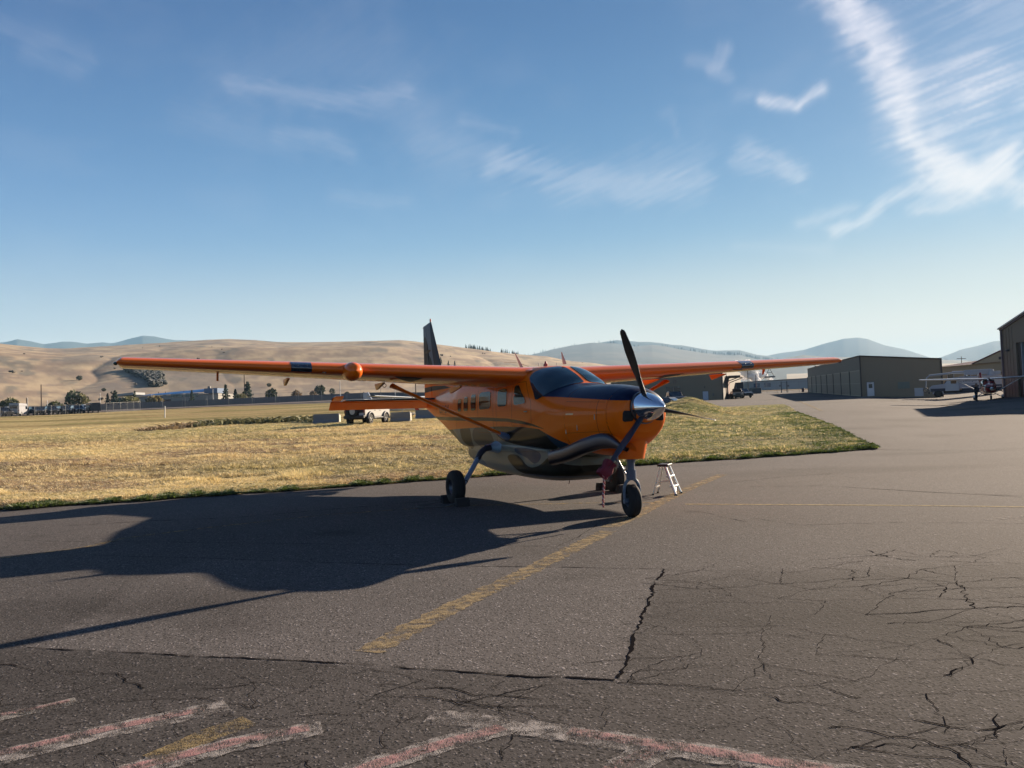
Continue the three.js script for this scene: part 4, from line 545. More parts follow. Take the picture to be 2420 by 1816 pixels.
{ const w = wheel(.275, .2, .105); w.position.set(0, .272, -.02); w.rotation.y = -.14; plane.add(w);
  part('nose_fork', [tube([[-.13, .27, 0], [-.135, .42, .0], [-.12, .54, .0], [-.06, .62, 0], [0, .64, 0], [.06, .62, 0], [.12, .54, 0], [.135, .42, 0], [.13, .27, 0]], .028, 40, 10), cyl(.045, .045, .3, 0, 0, 0, 14).rotateZ(Math.PI / 2).translate(.15, .27, 0)].map((g) => g.rotateY(-.14)), paintMat([.1, .14, .2]), plane);
  part('nose_strut', [cyl(.062, .062, .32, 0, .62, 0, 20), cyl(.085, .085, .16, 0, .63, 0, 20), cyl(.075, .075, .1, 0, .92, 0, 20)], paintMat([.1, .12, .17]), plane); part('oleo_piston', cyl(.048, .048, .2, 0, .78, .0, 20), chrome, plane);
  part('torque_link', [bar([0, .66, -.08], [0, .74, -.2], .018, 8), bar([0, .74, -.2], [0, .9, -.08], .018, 8), bar([-.05, .7, -.08], [-.05, .96, -.34], .014, 8)], steel, plane);
  part('drag_spring', bar([0, .68, -.06], [0, .98, -.55], .02, 8), greyMetal, plane); }
shade(plane);

/* ---------- things on and under the aircraft ---------- */
plane.updateMatrixWorld(true);
const toWorld = (x, y, z) => new THREE.Vector3(x, y, z).applyMatrix4(plane.matrixWorld);
{ // red tie-down boot on the lower blade with its cord
  const a = BLADE + 4 * Math.PI / 3, dir = new THREE.Vector3(-Math.cos(a), Math.sin(a), 0), q = new THREE.Quaternion().setFromAxisAngle(new THREE.Vector3(0, 0, 1), Math.atan2(-dir.x, dir.y));
  const o = thing('propeller_boot', 'dark red cloth boot tied over the tip of the lower propeller blade', 'propeller boot'); const top = new THREE.Vector3(...HUB).addScaledVector(dir, 1.22);
  const p = toWorld(top.x, top.y, top.z); o.position.copy(p); o.quaternion.copy(plane.quaternion);
  part('sleeve', grid(24, 12, (u, v) => { const b = u * Math.PI * 2, n = 4, c = Math.cos(b), s = Math.sin(b), w = .105 + .012 * Math.sin(v * 9 + u * 7), t = .03; const l = new THREE.Vector3(Math.sign(c) * w * .92 * Math.abs(c) ** (2 / n), -.1 + v * .27, Math.sign(s) * w * .7 * Math.abs(s) ** (2 / n)).applyQuaternion(q); return [l.x, l.y, l.z]; }), std([.15, .012, .024], .9), o);
  const e = new THREE.Vector3(0, .16, 0).applyQuaternion(q); const cord = []; for (let i = 0; i <= 24; i++) { const t = i / 24; cord.push([e.x + .02 * Math.sin(t * 5) - .0 * t, e.y - t * .52 + .03, e.z + .02 + .012 * Math.cos(t * 7)]); }
  part('cord', [tube(cord.map((c, i) => [c[0] + .012 * Math.sin(i * 1.9), c[1], c[2] + .012 * Math.cos(i * 1.9)]), .011, 90, 7)], std([.34, .06, .07], .9), o); part('cord_strand', tube(cord.map((c, i) => [c[0] - .012 * Math.sin(i * 1.9), c[1], c[2] - .012 * Math.cos(i * 1.9)]), .009, 90, 7), std([.5, .36, .34], .9), o); shade(o); }
const chockMat = std([.02, .02, .022], .9);
function chock(x, z, turn, label) { const p = toWorld(x, 0, z); const o = thing('wheel_chock', label, 'wheel chock', [p.x, 0, p.z], YAW + turn, 'rubber wheel chocks'); const s = new THREE.Shape([[-.09, 0], [.09, 0], [.075, .05], [.03, .15], [-.05, .15], [-.085, .06]].map((v) => new THREE.Vector2(...v))); part('wedge', new THREE.ExtrudeGeometry(s, { depth: .26, bevelEnabled: true, bevelSize: .008, bevelThickness: .008, bevelSegments: 2 }).translate(0, .01, -.13).rotateY(Math.PI / 2), chockMat, o); part('handle_eye', new THREE.TorusGeometry(.02, .006, 6, 12).translate(.15, .1, 0), chockMat, o); return shade(o); }
chock(-1.86, -3.38, 0, 'black rubber chock in front of the near main wheel'); chock(-1.9, -4.14, Math.PI, 'black rubber chock behind the near main wheel, by the loose rope'); chock(1.86, -3.4, 0, 'black rubber chock in front of the far main wheel'); chock(1.78, -4.14, Math.PI, 'black rubber chock behind the far main wheel');
{ const p = toWorld(-2.05, 0, -3.85); const o = thing('rope', 'thin rope joining the chocks of the near main wheel', 'rope', [p.x, .012, p.z], YAW); part('loop', tube([[.1, .08, -.3], [-.12, .012, -.34], [-.45, .004, -.24], [-.62, .004, .02], [-.5, .004, .24], [-.15, .004, .36], [.1, .06, .42]], .009, 60, 6), std([.1, .1, .1], .9), o); shade(o); }
{ // folding step ladder
  const c = ground(1574, 1169); const o = thing('step_ladder', 'small aluminium step ladder with a black top standing beyond the nose wheel', 'step ladder', [c.x, 0, c.z], -.45);
  const alu = std([.78, .77, .74], .3, .75), Hh = .6, w0 = .22, w1 = .15, f = .27, b = .22;
  for (const s of [-1, 1]) { part('front_rail', bar([f, 0, s * w0], [.05, Hh, s * w1], .028, 4), alu, o); part('rear_rail', bar([-b, 0, s * .19], [-.06, Hh, s * .13], .02, 4), alu, o); part('foot', box(.06, .035, .05, f, .02, s * w0, .01), blackRubber, o); part('foot', box(.045, .035, .04, -b, .02, s * .19, .01), blackRubber, o); part('brace', bar([f - .012, .03, s * w0], [f - .06, .16, 0], .009, 4), alu, o); part('side_spreader', bar([f * .55, .3, s * .18], [-b * .6, .26, s * .16], .007, 4), alu, o); }
  for (const y of [.18, .385]) { const t = y / Hh; part('step', box(.1, .035, 2 * lerp(w0, w1, t), lerp(f, .05, t) - .02, y, 0, .006), alu, o); }
  part('rear_brace', box(.02, .03, .33, -.17, .17, 0), alu, o); part('top_cap', box(.23, .05, .36, .0, Hh + .015, 0, .015), std([.025, .025, .027], .5), o, 'black plastic top tray'); part('label_sticker', box(.004, .1, .03, .085, .46, .17), std([.16, .05, .2], .6), o); shade(o); }
/* ---------- buildings, fences, poles ---------- */
const siding = (c) => { const [r, g, b] = c; return std([r, g, b], .75); };
// a group whose x axis runs along the ground from A to B; the building lies behind (-z)
function facade(name, label, category, A, B, group) { const g = thing(name, label, category, [A.x, Math.min(A.y, B.y), A.z], Math.atan2(-(B.z - A.z), B.x - A.x), group); g.userData.len = undefined; return [g, Math.hypot(B.x - A.x, B.z - A.z)]; }
function ribs(g, L, hgt, m, { z = .02, step = .9, side = null } = {}) { const l = []; for (let x = step / 2; x < L; x += step) l.push(side === null ? box(.05, hgt, .03, x, hgt / 2, z) : box(.03, hgt, .05, side, hgt / 2, -x)); const o = part('wall_rib', l, m, g); o.userData.kind = 'stuff'; return o; }
function frameRect(w, h, x, y, z, t = .08, d = .06) { return [box(w + 2 * t, t, d, x, y + h + t / 2, z), box(w + 2 * t, t, d, x, y - t / 2, z), box(t, h, d, x - w / 2 - t / 2, y + h / 2, z), box(t, h, d, x + w / 2 + t / 2, y + h / 2, z)]; }
function windowUnit(g, w, h, x, y, z, frameM, glassM) { const f = part('window', frameRect(w, h, x, y, z), frameM, g); part('pane', box(w, h, .02, x, y + h / 2, z), glassM, f); return f; }
function doorUnit(g, w, h, x, z, m, frameM) { const f = part('door', box(w, h, .05, x, h / 2 + .03, z), m, g); part('door_frame', [box(.08, h + .1, .09, x - w / 2 - .04, h / 2, z), box(.08, h + .1, .09, x + w / 2 + .04, h / 2, z), box(w + .16, .08, .09, x, h + .08, z)], frameM, f); part('handle', box(.05, .05, .08, x + w * .38, 1.02, z + .04), steel, f); return f; }
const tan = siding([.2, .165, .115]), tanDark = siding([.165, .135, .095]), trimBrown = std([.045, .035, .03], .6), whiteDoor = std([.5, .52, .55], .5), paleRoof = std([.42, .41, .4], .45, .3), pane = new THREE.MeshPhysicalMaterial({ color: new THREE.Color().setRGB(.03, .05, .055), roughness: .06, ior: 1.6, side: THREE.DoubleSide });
const frameGrey = std([.12, .12, .115], .5), galv = std([.35, .36, .37], .45, .5), woodPole = std([.075, .052, .038], .9);

{ // long hangar with a row of folding doors down its left side
  const N = away(2037, 130), R = away(2229, 132), Lf = away(1924, 222);
  const [g, L] = facade('hangar', 'long tan metal hangar with a white end door and folding doors along its left side', 'hangar', N, R);
  g.updateMatrixWorld(true); const lf = g.worldToLocal(Lf.clone()), D = -lf.z, hb = H(Lf.x, Lf.z) - g.position.y, c0 = N.y - g.position.y, hl = 6.2 + c0, hr = 5.7;
  const end = (hA, hB, m, z, y0) => { const s = new THREE.Shape([[0, -3], [0, hA], [L, hB], [L, -3]].map((p) => new THREE.Vector2(...p))); return part('wall', new THREE.ExtrudeGeometry(s, { depth: .2, bevelEnabled: false }).translate(0, y0, z), m, g); };
  end(hl, hr, tan, -.2, 0); end(hl, hr, tan, -D, hb - c0); ribs(g, L, hr - .1, tan, { z: .005, step: 1.1 });
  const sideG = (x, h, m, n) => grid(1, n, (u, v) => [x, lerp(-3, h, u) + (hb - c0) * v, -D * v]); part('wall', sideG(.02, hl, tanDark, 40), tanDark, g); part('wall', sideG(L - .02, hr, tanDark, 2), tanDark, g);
  part('roof', grid(1, 2, (u, v) => [lerp(-.2, L + .2, u), lerp(hl, hr, u) + .08 + (hb - c0) * v, lerp(.25, -D, v)]), paleRoof, g);
  const nd = 8, dw = D / nd; for (let i = 0; i < nd; i++) { const z = -(i + .5) * dw, y0 = lerp(c0, hb, (i + .5) / nd), tl = Math.atan((hb - c0) / D), lean = (b) => b.translate(0, y0, 0); const f = part('hangar_door', lean(box(.06, 4.0, dw - .5, 0, 2.0, 0).rotateX(tl).translate(-.05, 0, z)), siding([.235, .195, .135]), g); part('rail', [box(.05, .12, dw - .5, 0, .1, 0), box(.05, .08, dw - .5, 0, 2.0, 0), box(.05, .12, dw - .5, 0, 4.0, 0)].map((b) => lean(b.rotateX(tl).translate(-.1, 0, z))), std([.32, .27, .18], .6), f); part('door_post', lean(box(.14, 4.4, .22, -.1, 2.0, z - dw / 2)), trimBrown, f); }
  for (let i = 1; i < 4; i++) part('roof_gable', (() => { const s = new THREE.Shape([[0, 0], [dw * .9, .75], [dw * 1.05, 0]].map((p) => new THREE.Vector2(...p))); return new THREE.ExtrudeGeometry(s, { depth: L * .8, bevelEnabled: false }).rotateY(Math.PI / 2).translate(.1, hl - .1 + (hb - c0) * i * .22, -i * dw * 1.8); })(), tan, g);
  part('corner_trim', box(.18, hl, .18, 0, hl / 2, .05), trimBrown, g); part('corner_trim', box(.2, hr, .18, L, hr / 2, .05), trimBrown, g); part('eave_trim', box(Math.hypot(L, hl - hr) + .2, .2, .12, 0, 0, 0).rotateZ(-Math.atan2(hl - hr, L)).translate(L / 2, (hl + hr) / 2, .09), trimBrown, g);
  doorUnit(g, .98, 2.1, 1.3, .04, whiteDoor, frameGrey).position.y = c0; part('door_window', box(.5, .6, .02, 1.3, 1.55 + c0, .075), pane, g); part('wall_panel', box(1.6, 1.0, .04, 5.9, 2.0, .02), siding([.13, .15, .13]), g, 'covered window opening'); part('lamp', box(.3, .16, .2, 1.3, 2.6, .1, .03), galv, g);
  shade(g); struct('grass_strip', ribbon(along([away(2060, 128.5), away(2229, 130.5)], .5), (t, p) => .7 + .5 * fbm(p[0], p[1], 3), .07, .2, 4), std([.075, .075, .035], 1), 'strip of weeds along the foot of the long hangar');
}
{ // workshop beyond the grass mound
  const A = away(1445, 150), B = away(1708.5, 150);
  const [g, L] = facade('workshop', 'tan metal workshop with a white door and a sliding window behind the black pickup', 'building', A, B);
  const h = 6.6, D = 34; B.y = H(B.x, B.z); const db = B.y - A.y;
  part('wall', box(L, h + 4, .2, L / 2, (h - 4) / 2 + db / 2, -.1), tan, g); ribs(g, L, h, tan, { z: .005, step: 1.1 });
  const sideT = new THREE.Group(); sideT.name = 'side_wall'; sideT.position.set(L, db, 0); sideT.rotation.y = -.19; g.add(sideT);
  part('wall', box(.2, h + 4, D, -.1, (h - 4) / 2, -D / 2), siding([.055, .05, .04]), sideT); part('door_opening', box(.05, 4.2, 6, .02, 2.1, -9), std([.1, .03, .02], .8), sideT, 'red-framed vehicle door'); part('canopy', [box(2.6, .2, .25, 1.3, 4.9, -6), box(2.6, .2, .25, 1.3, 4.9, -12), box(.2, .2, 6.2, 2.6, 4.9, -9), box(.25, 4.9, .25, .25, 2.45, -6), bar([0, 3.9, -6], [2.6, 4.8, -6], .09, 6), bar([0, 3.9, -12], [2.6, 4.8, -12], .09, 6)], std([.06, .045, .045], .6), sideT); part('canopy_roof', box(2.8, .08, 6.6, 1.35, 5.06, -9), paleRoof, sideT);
  part('roof', box(L + .5, .18, D, L / 2, h + .1 + db / 2, -D / 2), paleRoof, g); part('corner_trim', box(.16, h, .16, L, h / 2 + db, .05), trimBrown, g); part('conduit', [bar([L + .05, 6.1 + db, -.4], [L + 1.4, 4.9 + db, -5], .05, 6)], galv, g);
  doorUnit(g, .98, 2.12, L - 3.1, .04, std([.4, .43, .5], .5), frameGrey).position.y = db; const w = windowUnit(g, 1.2, 1.5, L - 9.6, 1.75 + db, .03, frameGrey, pane); windowUnit(g, 1.15, 1.5, L - 8.3, 1.75 + db, .03, frameGrey, pane); part('lamp', box(.16, .3, .2, L - 3.2, 2.95 + db, .1, .03), std([.05, .05, .05], .6), g); part('downspout', box(.1, h, .1, L + .12, h / 2 + db, -.3), galv, g); part('meter_box', box(.25, .5, .16, L - 1.7, 1.5 + db, .08, .02), frameGrey, g); shade(g);
}
{ // big hangar cut off by the right edge
  const A = away(2377, 97), B = away(2640, 78);
  const [g, L] = facade('large_hangar', 'tall tan hangar with a tall dark door, cut off by the right edge', 'hangar', A, B);
  const h = 7.45, sl = .17, top = h + sl * L / 2; const s = new THREE.Shape([[0, -3], [0, h], [L / 2, top], [L, h], [L, -3]].map((p) => new THREE.Vector2(...p))); const hole = new THREE.Path([[3.2, .02], [3.2, 5.75], [L - 3.2, 5.75], [L - 3.2, .02]].map((p) => new THREE.Vector2(...p))); s.holes.push(hole);
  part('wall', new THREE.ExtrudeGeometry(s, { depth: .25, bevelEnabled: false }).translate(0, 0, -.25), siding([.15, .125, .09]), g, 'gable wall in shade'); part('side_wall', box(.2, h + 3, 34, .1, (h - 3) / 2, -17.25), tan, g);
  part('side_wall', box(.2, h + 3, 34, L - .1, (h - 3) / 2, -17.25), tan, g); part('back_wall', box(L, h + 3, .2, L / 2, (h - 3) / 2, -34.3), tan, g);
  for (const q of [-1, 1]) part('roof', box(L / 2 / Math.cos(Math.atan(sl)) + .6, .14, 35, 0, 0, 0).rotateZ(-q * Math.atan(sl)).translate(L / 2 + q * L / 4, (h + top) / 2 + .1, -17.2), paleRoof, g);
  part('rake_trim', box(L / 2 / Math.cos(Math.atan(sl)) + .4, .22, .14, 0, 0, 0).rotateZ(Math.atan(sl)).translate(L / 4, (h + top) / 2 - .02, .1), std([.1, .085, .1], .6), g);
  part('corner_trim', box(.2, h, .2, .02, h / 2, .06), std([.12, .1, .11], .6), g); part('door_track', [box(.5, 5.8, .2, 3.45, 2.9, -.3)], trimBrown, g); part('door_post', box(.14, 5.8, .2, 4.1, 2.9, -.22), std([.2, .24, .28], .5), g);
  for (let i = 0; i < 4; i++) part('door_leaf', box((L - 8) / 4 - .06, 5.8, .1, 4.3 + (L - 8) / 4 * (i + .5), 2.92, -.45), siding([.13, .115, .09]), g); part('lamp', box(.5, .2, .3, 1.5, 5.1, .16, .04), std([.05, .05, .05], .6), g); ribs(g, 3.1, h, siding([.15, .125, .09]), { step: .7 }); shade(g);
}
{ // red roofed house behind the boom truck
  const A = away(2222, 178), B = away(2420, 165); const [g, L] = facade('red_roofed_building', 'tan building with a dark red gabled roof behind the boom truck', 'building', A, B);
  const h = 5.3, D = 16; part('wall', box(L, h + 3, D, L / 2, (h - 3) / 2, -D / 2), siding([.34, .27, .17]), g);
  const gab = new THREE.Shape([[0, 0], [6.2, 1.9], [12.4, 0]].map((p) => new THREE.Vector2(...p))); part('gable', new THREE.ExtrudeGeometry(gab, { depth: .3, bevelEnabled: false }).translate(L * .46, h, .02), siding([.36, .29, .19]), g); part('vent', box(.7, .5, .1, L * .46 + 6.2, h + .7, .36), std([.05, .04, .04], .7), g);
  part('roof', (() => { const x0 = -.4, x1 = L + .4; const s = [[x0, h, .5], [x1, h, .5], [x1, h + 2.1, -D / 2], [x0, h + .9, -D / 2]]; const gg = new THREE.BufferGeometry(); const v = (a) => s[a]; gg.setAttribute('position', new THREE.Float32BufferAttribute([...v(0), ...v(1), ...v(2), ...v(0), ...v(2), ...v(3)], 3)); gg.setAttribute('uv', new THREE.Float32BufferAttribute([0, 0, 1, 0, 1, 1, 0, 0, 1, 1, 0, 1], 2)); gg.computeVertexNormals(); return merge([gg, box(13, .16, 8.2, 0, 0, 0).rotateX(0).rotateZ(0).translate(L * .46 + 6.2, h - 2, -4)]); })(), std([.13, .05, .055], .6), g);
  for (const q of [-1, 1]) part('roof', box(6.7, .16, 9, 0, 0, 0).rotateZ(-q * .3).translate(L * .46 + 6.2 + q * 3.1, h + 1.06, -4), std([.13, .05, .055], .6), g); for (const x of [3, 7, 17]) windowUnit(g, 1.4, 1.1, x, 2.6, .04, whiteDoor, pane); shade(g);
}
{ // long blue roofed building at the foot of the hills
  const A = away(276, 345), B = away(515, 325); const [g, L] = facade('blue_roofed_building', 'long low grey building with a bright blue roof at the foot of the hills', 'building', A, B);
  const hl = 3.9, hr = 5.9; const grey = siding([.22, .215, .2]); part('wall', box(L, 12, 14, L / 2, -2.2, -7.1), grey, g);
  part('roof', (() => { const p = [[.19 * L, hl, .4], [L * .86, hl + .6, .4], [L * .86, hr + .5, -10], [.19 * L, hr - 1.0, -10]]; const gg = new THREE.BufferGeometry(); gg.setAttribute('position', new THREE.Float32BufferAttribute([0, 1, 2, 0, 2, 3].flatMap((k) => p[k]), 3)); gg.setAttribute('uv', new THREE.Float32BufferAttribute(new Array(12).fill(0), 2)); gg.computeVertexNormals(); return gg; })(), new THREE.MeshPhysicalMaterial({ color: new THREE.Color().setRGB(.035, .14, .36), roughness: .8, specularIntensity: .1, side: THREE.DoubleSide }), g); part('fascia', box(L * .68, .25, .12, L * .525, hl + .1, .42), std([.3, .33, .36], .6), g);
  part('entrance_block', box(L * .18, .9, 8, L * .1, 4.5, -3).rotateZ(.07), siding([.26, .27, .27]), g); part('entrance_glass', box(L * .15, 1.1, .2, L * .11, 3.0, 1.1), std([.02, .05, .12], .2), g); part('end_block', box(L * .13, 1.9, 9, L * .935, 4.9, -4), std([.1, .15, .24], .8), g); part('brick_band', box(L * .3, 1.4, .1, L * .33, .8, .06), std([.12, .05, .04], .8), g); part('door', box(6.4, 2.2, .12, L * .46, 1.1, .08), std([.07, .03, .025], .7), g, 'brown garage door');
  for (const k of [.57, .62, .715, .77]) windowUnit(g, 2.6, 1.3, L * k, 2.9, .06, std([.07, .04, .035], .6), pane); for (const k of [.35, .42, .6, .66]) part('roof_vent', cyl(.14, .14, .7, L * k, hl + .9, -5, 8), std([.06, .05, .05], .6), g); part('roof_unit', box(1.0, .9, .9, L * .845, hr + .6, -6, .08), frameGrey, g); shade(g);
}
{ // warehouse past the gate
  const A = away(1748, 420), B = away(1935, 400); const [g, L] = facade('warehouse', 'long pale grey warehouse beyond the far gate, below the steam', 'building', A, B); part('wall', box(L, 16, 30, L / 2, -3.3, -15), siding([.3, .31, .32]), g); part('roof', box(L + .6, .3, 31, L / 2, 4.9, -15), std([.16, .17, .18], .8), g); for (const k of [.24, .38]) windowUnit(g, 3.4, 2, L * k, 1.8, .05, frameGrey, std([.03, .06, .12], .2)); part('annex', box(L * .16, 5, 10, L * .05, 2.2, 3), siding([.34, .31, .26]), g); shade(g);
  const t = away(1822, 700, 9); const c = thing('rooftop_hoist', 'small dark pyramid-shaped roof structure at the end of the thin plume', 'roof structure', [t.x, t.y, t.z]); part('frame', [bar([-4, 0, 0], [0, 8, 0], .25, 5), bar([4, 0, 0], [0, 8, 0], .25, 5), bar([-2, 4, 0], [2, 4, 0], .2, 5)], std([.05, .05, .055], .8), c); part('base', box(8, 1.2, 4, 0, .3, 0), std([.05, .05, .055], .9), c); shade(c);
}
// perimeter wall below the hills: slatted fence panels between posts
{
  const pts = [[-300, 262], [0, 255], [236, 248], [330, 246], [430, 245], [540, 242], [660, 240], [780, 236], [900, 230], [1010, 226]].map(([x, d]) => away(x, d)); const o = thing('perimeter_wall', 'long grey slatted wall along the far side of the field', 'wall', [pts[0].x, 0, pts[0].z]); const m = std([.13, .12, .125], .8), pm = std([.16, .15, .15], .7);
  for (let i = 1; i < pts.length; i++) { const a = pts[i - 1], b = pts[i], n = Math.max(2, Math.round(a.distanceTo(b) / 6)); for (let k = 0; k < n; k++) { const p = a.clone().lerp(b, k / n), q = a.clone().lerp(b, (k + 1) / n); for (const v of [p, q]) v.y = H(v.x, v.z); const l = p.distanceTo(q); const w = box(l - .16, 1.7, .12, 0, .9, 0); w.rotateZ(Math.atan2(q.y - p.y, Math.hypot(q.x - p.x, q.z - p.z))).rotateY(Math.atan2(-(q.z - p.z), q.x - p.x)).translate((p.x + q.x) / 2 - pts[0].x, (p.y + q.y) / 2, (p.z + q.z) / 2 - pts[0].z); part('wall_panel', w, m, o); part('wall_post', box(.22, 1.95, .22, p.x - pts[0].x, p.y + .97, p.z - pts[0].z), pm, o); } }
  shade(o);
  // perimeter road in front of it
  const rl = [[-300, 205], [0, 205], [236, 212], [430, 216], [600, 214], [800, 205], [1000, 190]].map(([x, d]) => away(x, d)); struct('perimeter_road', ribbon(along(rl, 4), 5.5, .12), std([.14, .11, .1], .95));
}
function chainFence(label, pts, h, every = 3) { // posts, rails and wire drawn as thin bars
  const o = thing('chain_link_fence', label, 'fence', [pts[0].x, pts[0].y, pts[0].z]), c = pts[0]; const m = std([.2, .2, .2], .5, .4), wire = []; let last;
  for (let i = 1; i < pts.length; i++) { const a = pts[i - 1], b = pts[i], n = Math.max(1, Math.round(Math.hypot(a.x - b.x, a.z - b.z) / every)); for (let k = 0; k <= (i === pts.length - 1 ? n : n - 1); k++) { const p = a.clone().lerp(b, k / n); p.y = H(p.x, p.z); const q = [p.x - c.x, p.y - c.y, p.z - c.z]; part('fence_post', bar(q, [q[0], q[1] + h, q[2]], .045, 6), m, o); if (last) { wire.push(bar([last[0], last[1] + h, last[2]], [q[0], q[1] + h, q[2]], .03, 4), bar([last[0], last[1] + .1, last[2]], [q[0], q[1] + .1, q[2]], .02, 4)); for (let j = 1; j < 9; j++) { const t = j / 9; wire.push(bar([lerp(last[0], q[0], t), lerp(last[1], q[1], t), lerp(last[2], q[2], t)], [lerp(last[0], q[0], t), lerp(last[1], q[1], t) + h, lerp(last[2], q[2], t)], .006, 3)); } } last = q; } }
  const w = part('wire_mesh', wire, m, o); w.userData.kind = 'stuff'; return shade(o);
}
chainFence('thin chain link fence in front of the parked vehicles at the left', [[-120, 186], [0, 186], [120, 188], [250, 192], [330, 205]].map(([x, d]) => away(x, d)), 2.1);
chainFence('chain link fence running along the wall below the hills', [[330, 238], [540, 236], [760, 230], [900, 224]].map(([x, d]) => away(x, d)), 2.8, 6);
chainFence('chain link fence and gate at the end of the taxiway', [[1790, 245], [1838, 243], [1890, 240], [1935, 238]].map(([x, d]) => away(x, d)), 3.0, 3.4);
{ const p = away(1848, 239); const o = thing('gate', 'dark steel gate frame at the end of the taxiway', 'gate', [p.x, p.y, p.z]); for (const x of [0, 1.6]) part('gate_post', box(.2, 3.3, .2, x, 1.65, 0), std([.06, .06, .065], .6), o); part('gate_rail', box(1.7, .1, .1, .8, 3.0, 0), std([.06, .06, .065], .6), o); part('gate_box', box(.5, .35, .25, -.4, 2.0, .1, .03), std([.05, .05, .055], .6), o); part('gate_box', box(.5, .35, .25, 2, 1.9, .1, .03), std([.05, .05, .055], .6), o); shade(o); }
{ const p = away(1785, 236); const o = thing('dumpster', 'dark blue-grey dumpster beside the taxiway gate', 'dumpster', [p.x, p.y, p.z], .1); part('bin', box(3.2, 1.5, 1.8, 0, .8, 0, .06), std([.03, .04, .055], .6), o); part('lid', [box(1.55, .08, 1.9, -.8, 1.6, 0), box(1.55, .08, 1.9, .8, 1.6, 0)], std([.02, .02, .022], .6), o); shade(o); }
{ const p = away(1899, 232); const o = thing('trash_can', 'small dark drum standing before the far fence', 'drum', [p.x, p.y, p.z]); part('drum', cyl(.36, .36, 1.0, 0, 0, 0, 16), std([.05, .03, .04], .7), o); part('lid', cyl(.39, .34, .1, 0, 1, 0, 16), std([.04, .03, .04], .6), o); shade(o); }
function pole(px, d, hgt, label, cross = 0, r = .14, m = woodPole, name = 'utility_pole') { const p = away(px, d); const o = thing(name, label, name.replace('_', ' '), [p.x, p.y, p.z]); part('post', cyl(r, r * .7, hgt, 0, 0, 0, 8), m, o); for (let i = 0; i < cross; i++) part('crossarm', box(2.1, .12, .12, 0, hgt - .5 - i * 1.2, 0), m, o); if (!cross) part('cap', cyl(r * .8, r * .5, .12, 0, hgt, 0, 8), m, o); return shade(o); }
pole(97, 250, 7.6, 'dark wooden utility pole above the parked vehicles at the left', 0, .17); pole(62, 240, 3.9, 'short dark post beside the white van', 0, .13); pole(64.5, 240, 3.9, 'pale post right of the short dark post', 0, .1, galv, 'lamp_post'); pole(111, 240, 3.2, 'pale post above the dark pickups', 0, .1, galv, 'lamp_post'); pole(236, 240, 4.6, 'white lamp post left of the blue-roofed building', 0, .1, galv, 'lamp_post'); pole(578, 280, 11.2, 'dark wooden utility pole among the small firs', 0, .2); pole(503, 300, 5.2, 'white lamp post before the right end of the blue-roofed building', 0, .13, galv, 'lamp_post'); pole(358, 310, 4.2, 'white lamp post before the blue roof', 0, .12, galv, 'lamp_post'); pole(532, 290, 4.2, 'white lamp post before the fir by the blue-roofed building', 0, .12, galv, 'lamp_post'); pole(983, 200, 7.6, 'dark pole seen below the wing beside the tail', 0, .14); pole(804, 230, 5.4, 'white post left of the jeep', 0, .12, galv, 'lamp_post'); pole(934, 160, 4.0, 'thin pale post above the white light aircraft', 0, .07, galv, 'lamp_post');
pole(1770, 260, 10.5, 'tall thin dark pole by the far gate', 0, .12, std([.05, .05, .055], .7), 'mast'); pole(1788.5, 250, 5.6, 'reddish pole beside the dumpster', 0, .14, std([.15, .06, .05], .7), 'mast'); pole(2278, 210, 7.7, 'utility pole with a crossarm above the red roof', 1, .09);
{ const p = away(388, 112); const o = thing('marker_post', 'white marker post standing alone in the golden field', 'marker post', [p.x, p.y, p.z], .0); part('post', box(.12, 1.65, .08, 0, .8, 0, .02), std([.62, .61, .58], .6), o); part('foot', box(.2, .06, .16, 0, .06, 0), std([.3, .29, .28], .8), o); shade(o).rotation.z = -.03; }
// steam from the mill far down the valley
{ const r = rng(9); const steam = new THREE.MeshPhysicalMaterial({ color: new THREE.Color().setRGB(.95, .95, .95), roughness: 1, transmission: .85, thickness: 0, side: THREE.DoubleSide });
  const plume = (label, path, R0, R1, n, dist) => { const o = thing('steam_plume', label, 'steam', [0, 0, 0]), list = []; const P = path.map(([x, y]) => { const d = ray(x, y), k = dist / Math.hypot(d.x, d.z); return new THREE.Vector3(d.x * k, EYE + d.y * k, d.z * k); }); o.position.copy(P[0]); for (let i = 0; i < n; i++) { const t = r(), j = Math.min(P.length - 2, Math.floor(t * (P.length - 1))), p = P[j].clone().lerp(P[j + 1], t * (P.length - 1) - j).sub(P[0]), R = lerp(R0, R1, t) * (.35 + .65 * r()), s = lerp(R0, R1, t) * .75; const g = new THREE.IcosahedronGeometry(R, 2); const q = g.attributes.position; for (let k = 0; k < q.count; k++) { const w = .75 + .5 * fbm(q.getX(k) / R * 1.7 + i, q.getY(k) / R * 1.7 + q.getZ(k) / R, 3); q.setXYZ(k, q.getX(k) * w, q.getY(k) * w, q.getZ(k) * w); } g.computeVertexNormals(); list.push(g.translate(p.x + (r() - .5) * s * 2, p.y + (r() - .5) * s * 2, p.z + (r() - .5) * s * 2)); } const q = part('puff', list, steam, o); q.userData.kind = 'stuff'; };
  plume('large white steam plume rising beyond the far gate', [[1790, 911], [1789, 903], [1783, 894], [1778, 885], [1772, 876], [1762, 868], [1750, 858]], 3, 8, 60, 1100); plume('thin white steam plume right of the large one', [[1825, 902], [1820, 895], [1812, 890], [1802, 886], [1792, 884]], 1.5, 5.5, 26, 1300); plume('faint wisp of steam left of the large plume', [[1765, 886], [1758, 890]], 4, 6, 10, 1150); }
